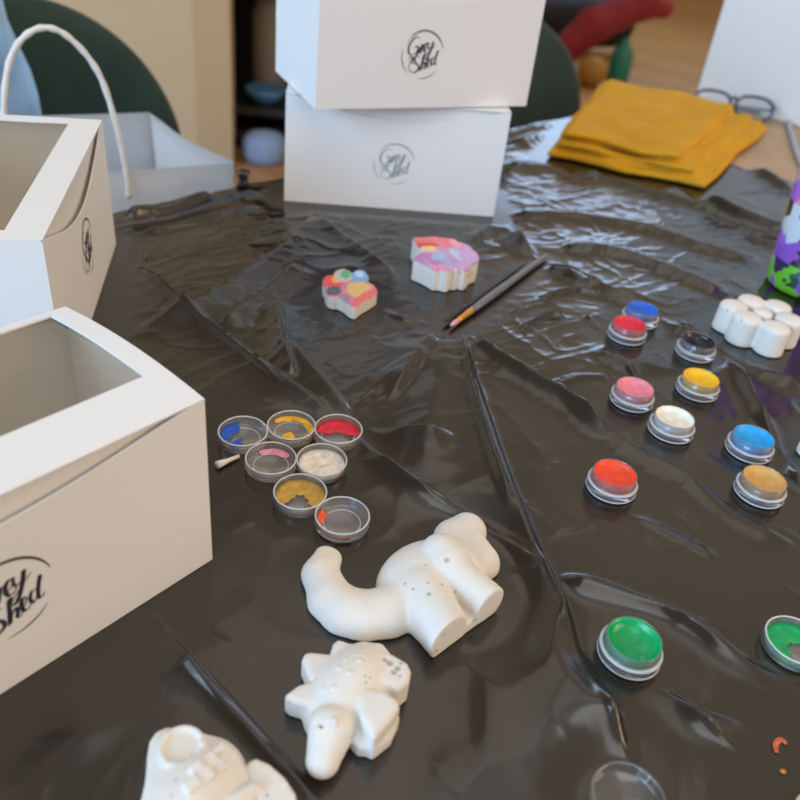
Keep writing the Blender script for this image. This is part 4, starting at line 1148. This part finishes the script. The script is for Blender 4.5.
redj = blob_obj('crumpled_jacket', [((-.24, 0, .09), (-.06, .02, .28), .085, .10), ((-.06, .02, .28), (.22, .10, .42), .10, .085), ((.22, .10, .42), (.36, .18, .40), .08, .06), ((-.34, .1, .46), (-.02, .14, .56), .07, .06)], M_RED, (rp_[0]-.02, rp_[1]-.16, FZ), 'crumpled red jacket heaped on the floor in the far right background', 'jacket', .02)
blob_obj('white_pouch', [((-.08, 0, .11), (.04, .02, .12), .11, .11)], mat('grey_white_fabric', (.60, .58, .56), .8), (rp_[0]-.50, rp_[1]-.12, FZ), 'pale grey pouch left of the red jacket in the background', 'pouch', .02)
gpx = at(612, 78, FZ)
bm = bmesh.new(); add_lathe(bm, [(0, 0), (.06, 0), (.065, .01), (.065, .17), (.05, .20), (.025, .225), (.025, .25), (0, .25)], 24); bmesh.ops.recalc_face_normals(bm, faces=bm.faces)
tag(obj('bottle', bm, mat('green_plastic', (.02, .22, .14), .4), smooth=True, loc=(gpx[0], gpx[1]-.15, FZ)), 'small green bottle on the floor right of the red jacket', 'bottle')
gpx = at(583, 74, FZ)
bm = bmesh.new(); bmesh.ops.create_uvsphere(bm, u_segments=24, v_segments=14, radius=.085)
tag(obj('ball', bm, mat('amber_ball', (.42, .20, .03), .5), smooth=True, loc=(gpx[0], gpx[1]-.30, FZ+.085)), 'amber ball on the floor in front of the red jacket', 'ball')

# ================================================================== LIGHT
w = bpy.data.worlds.new('room_light'); scene.world = w; w.use_nodes = True
nt = w.node_tree; bg = nt.nodes['Background']
tc = nt.nodes.new('ShaderNodeTexCoord'); sx = nt.nodes.new('ShaderNodeSeparateXYZ'); nt.links.new(tc.outputs['Generated'], sx.inputs['Vector'])
rp = nt.nodes.new('ShaderNodeValToRGB'); nt.links.new(sx.outputs['Z'], rp.inputs['Fac'])
rp.color_ramp.elements[0].position = .0; rp.color_ramp.elements[0].color = (.34, .25, .17, 1)
rp.color_ramp.elements[1].position = 1.0; rp.color_ramp.elements[1].color = (1.0, 1.0, .98, 1)
e = rp.color_ramp.elements.new(.35); e.color = (.66, .53, .385, 1)
e = rp.color_ramp.elements.new(.86); e.color = (.60, .49, .36, 1)
mrx = nt.nodes.new('ShaderNodeMapRange'); mrx.inputs['From Min'].default_value = -.55; mrx.inputs['From Max'].default_value = .25; mrx.inputs['To Min'].default_value = .42; mrx.inputs['To Max'].default_value = 1.08
nt.links.new(sx.outputs['X'], mrx.inputs['Value'])
vm = nt.nodes.new('ShaderNodeVectorMath'); vm.operation = 'SCALE'
nt.links.new(rp.outputs['Color'], vm.inputs[0]); nt.links.new(mrx.outputs['Result'], vm.inputs['Scale'])
nt.links.new(vm.outputs['Vector'], bg.inputs['Color']); bg.inputs['Strength'].default_value = .74
def area(name, loc, target, size, energy, col):
    l = bpy.data.lights.new(name, 'AREA'); l.shape = 'RECTANGLE'; l.size, l.size_y = size; l.energy = energy; l.color = col
    o = bpy.data.objects.new(name, l); COL.objects.link(o); o.location = loc
    o.rotation_euler = (Vector(target)-Vector(loc)).to_track_quat('-Z', 'Y').to_euler(); return o
area('window_daylight_left', (-2.6, -.9, 1.2), (0, .5, 0), (2.2, 1.6), 58, (.55, .77, 1))
area('window_daylight_behind', (-2.0, -2.4, 1.0), (0, .6, .05), (2.0, 1.4), 64, (.36, .64, 1))
area('window_daylight_far', (1.2, 7.5, 1.75), (.3, .8, 0), (4.2, 1.5), 55, (.44, .66, 1))
area('added_warm_fill_right', (2.4, -.3, 1.0), (0, .45, .05), (1.2, 1.2), 19, (1, .72, .48))  # added fill warming the box fronts that face right, no lamp stands there
area('ceiling_daylight', (.2, -.6, 2.3), (.05, .45, 0), (1.8, 1.4), 9, (.95, .97, 1))
area('added_sheen_light', (.12, 1.62, 2.3), (.10, 1.0, 0), (1.7, 1.2), 2.6, (1, .92, .82))  # added overhead to raise sheen on the sheet folds, not a real lamp
scene.view_settings.view_transform = 'Standard'; scene.view_settings.look = 'None'
scene.view_settings.gamma = 1; scene.view_settings.use_curve_mapping = False; scene.view_settings.exposure = .30
try:
    scene.cycles.use_denoising = True; scene.cycles.transparent_max_bounces = 16
except Exception: pass
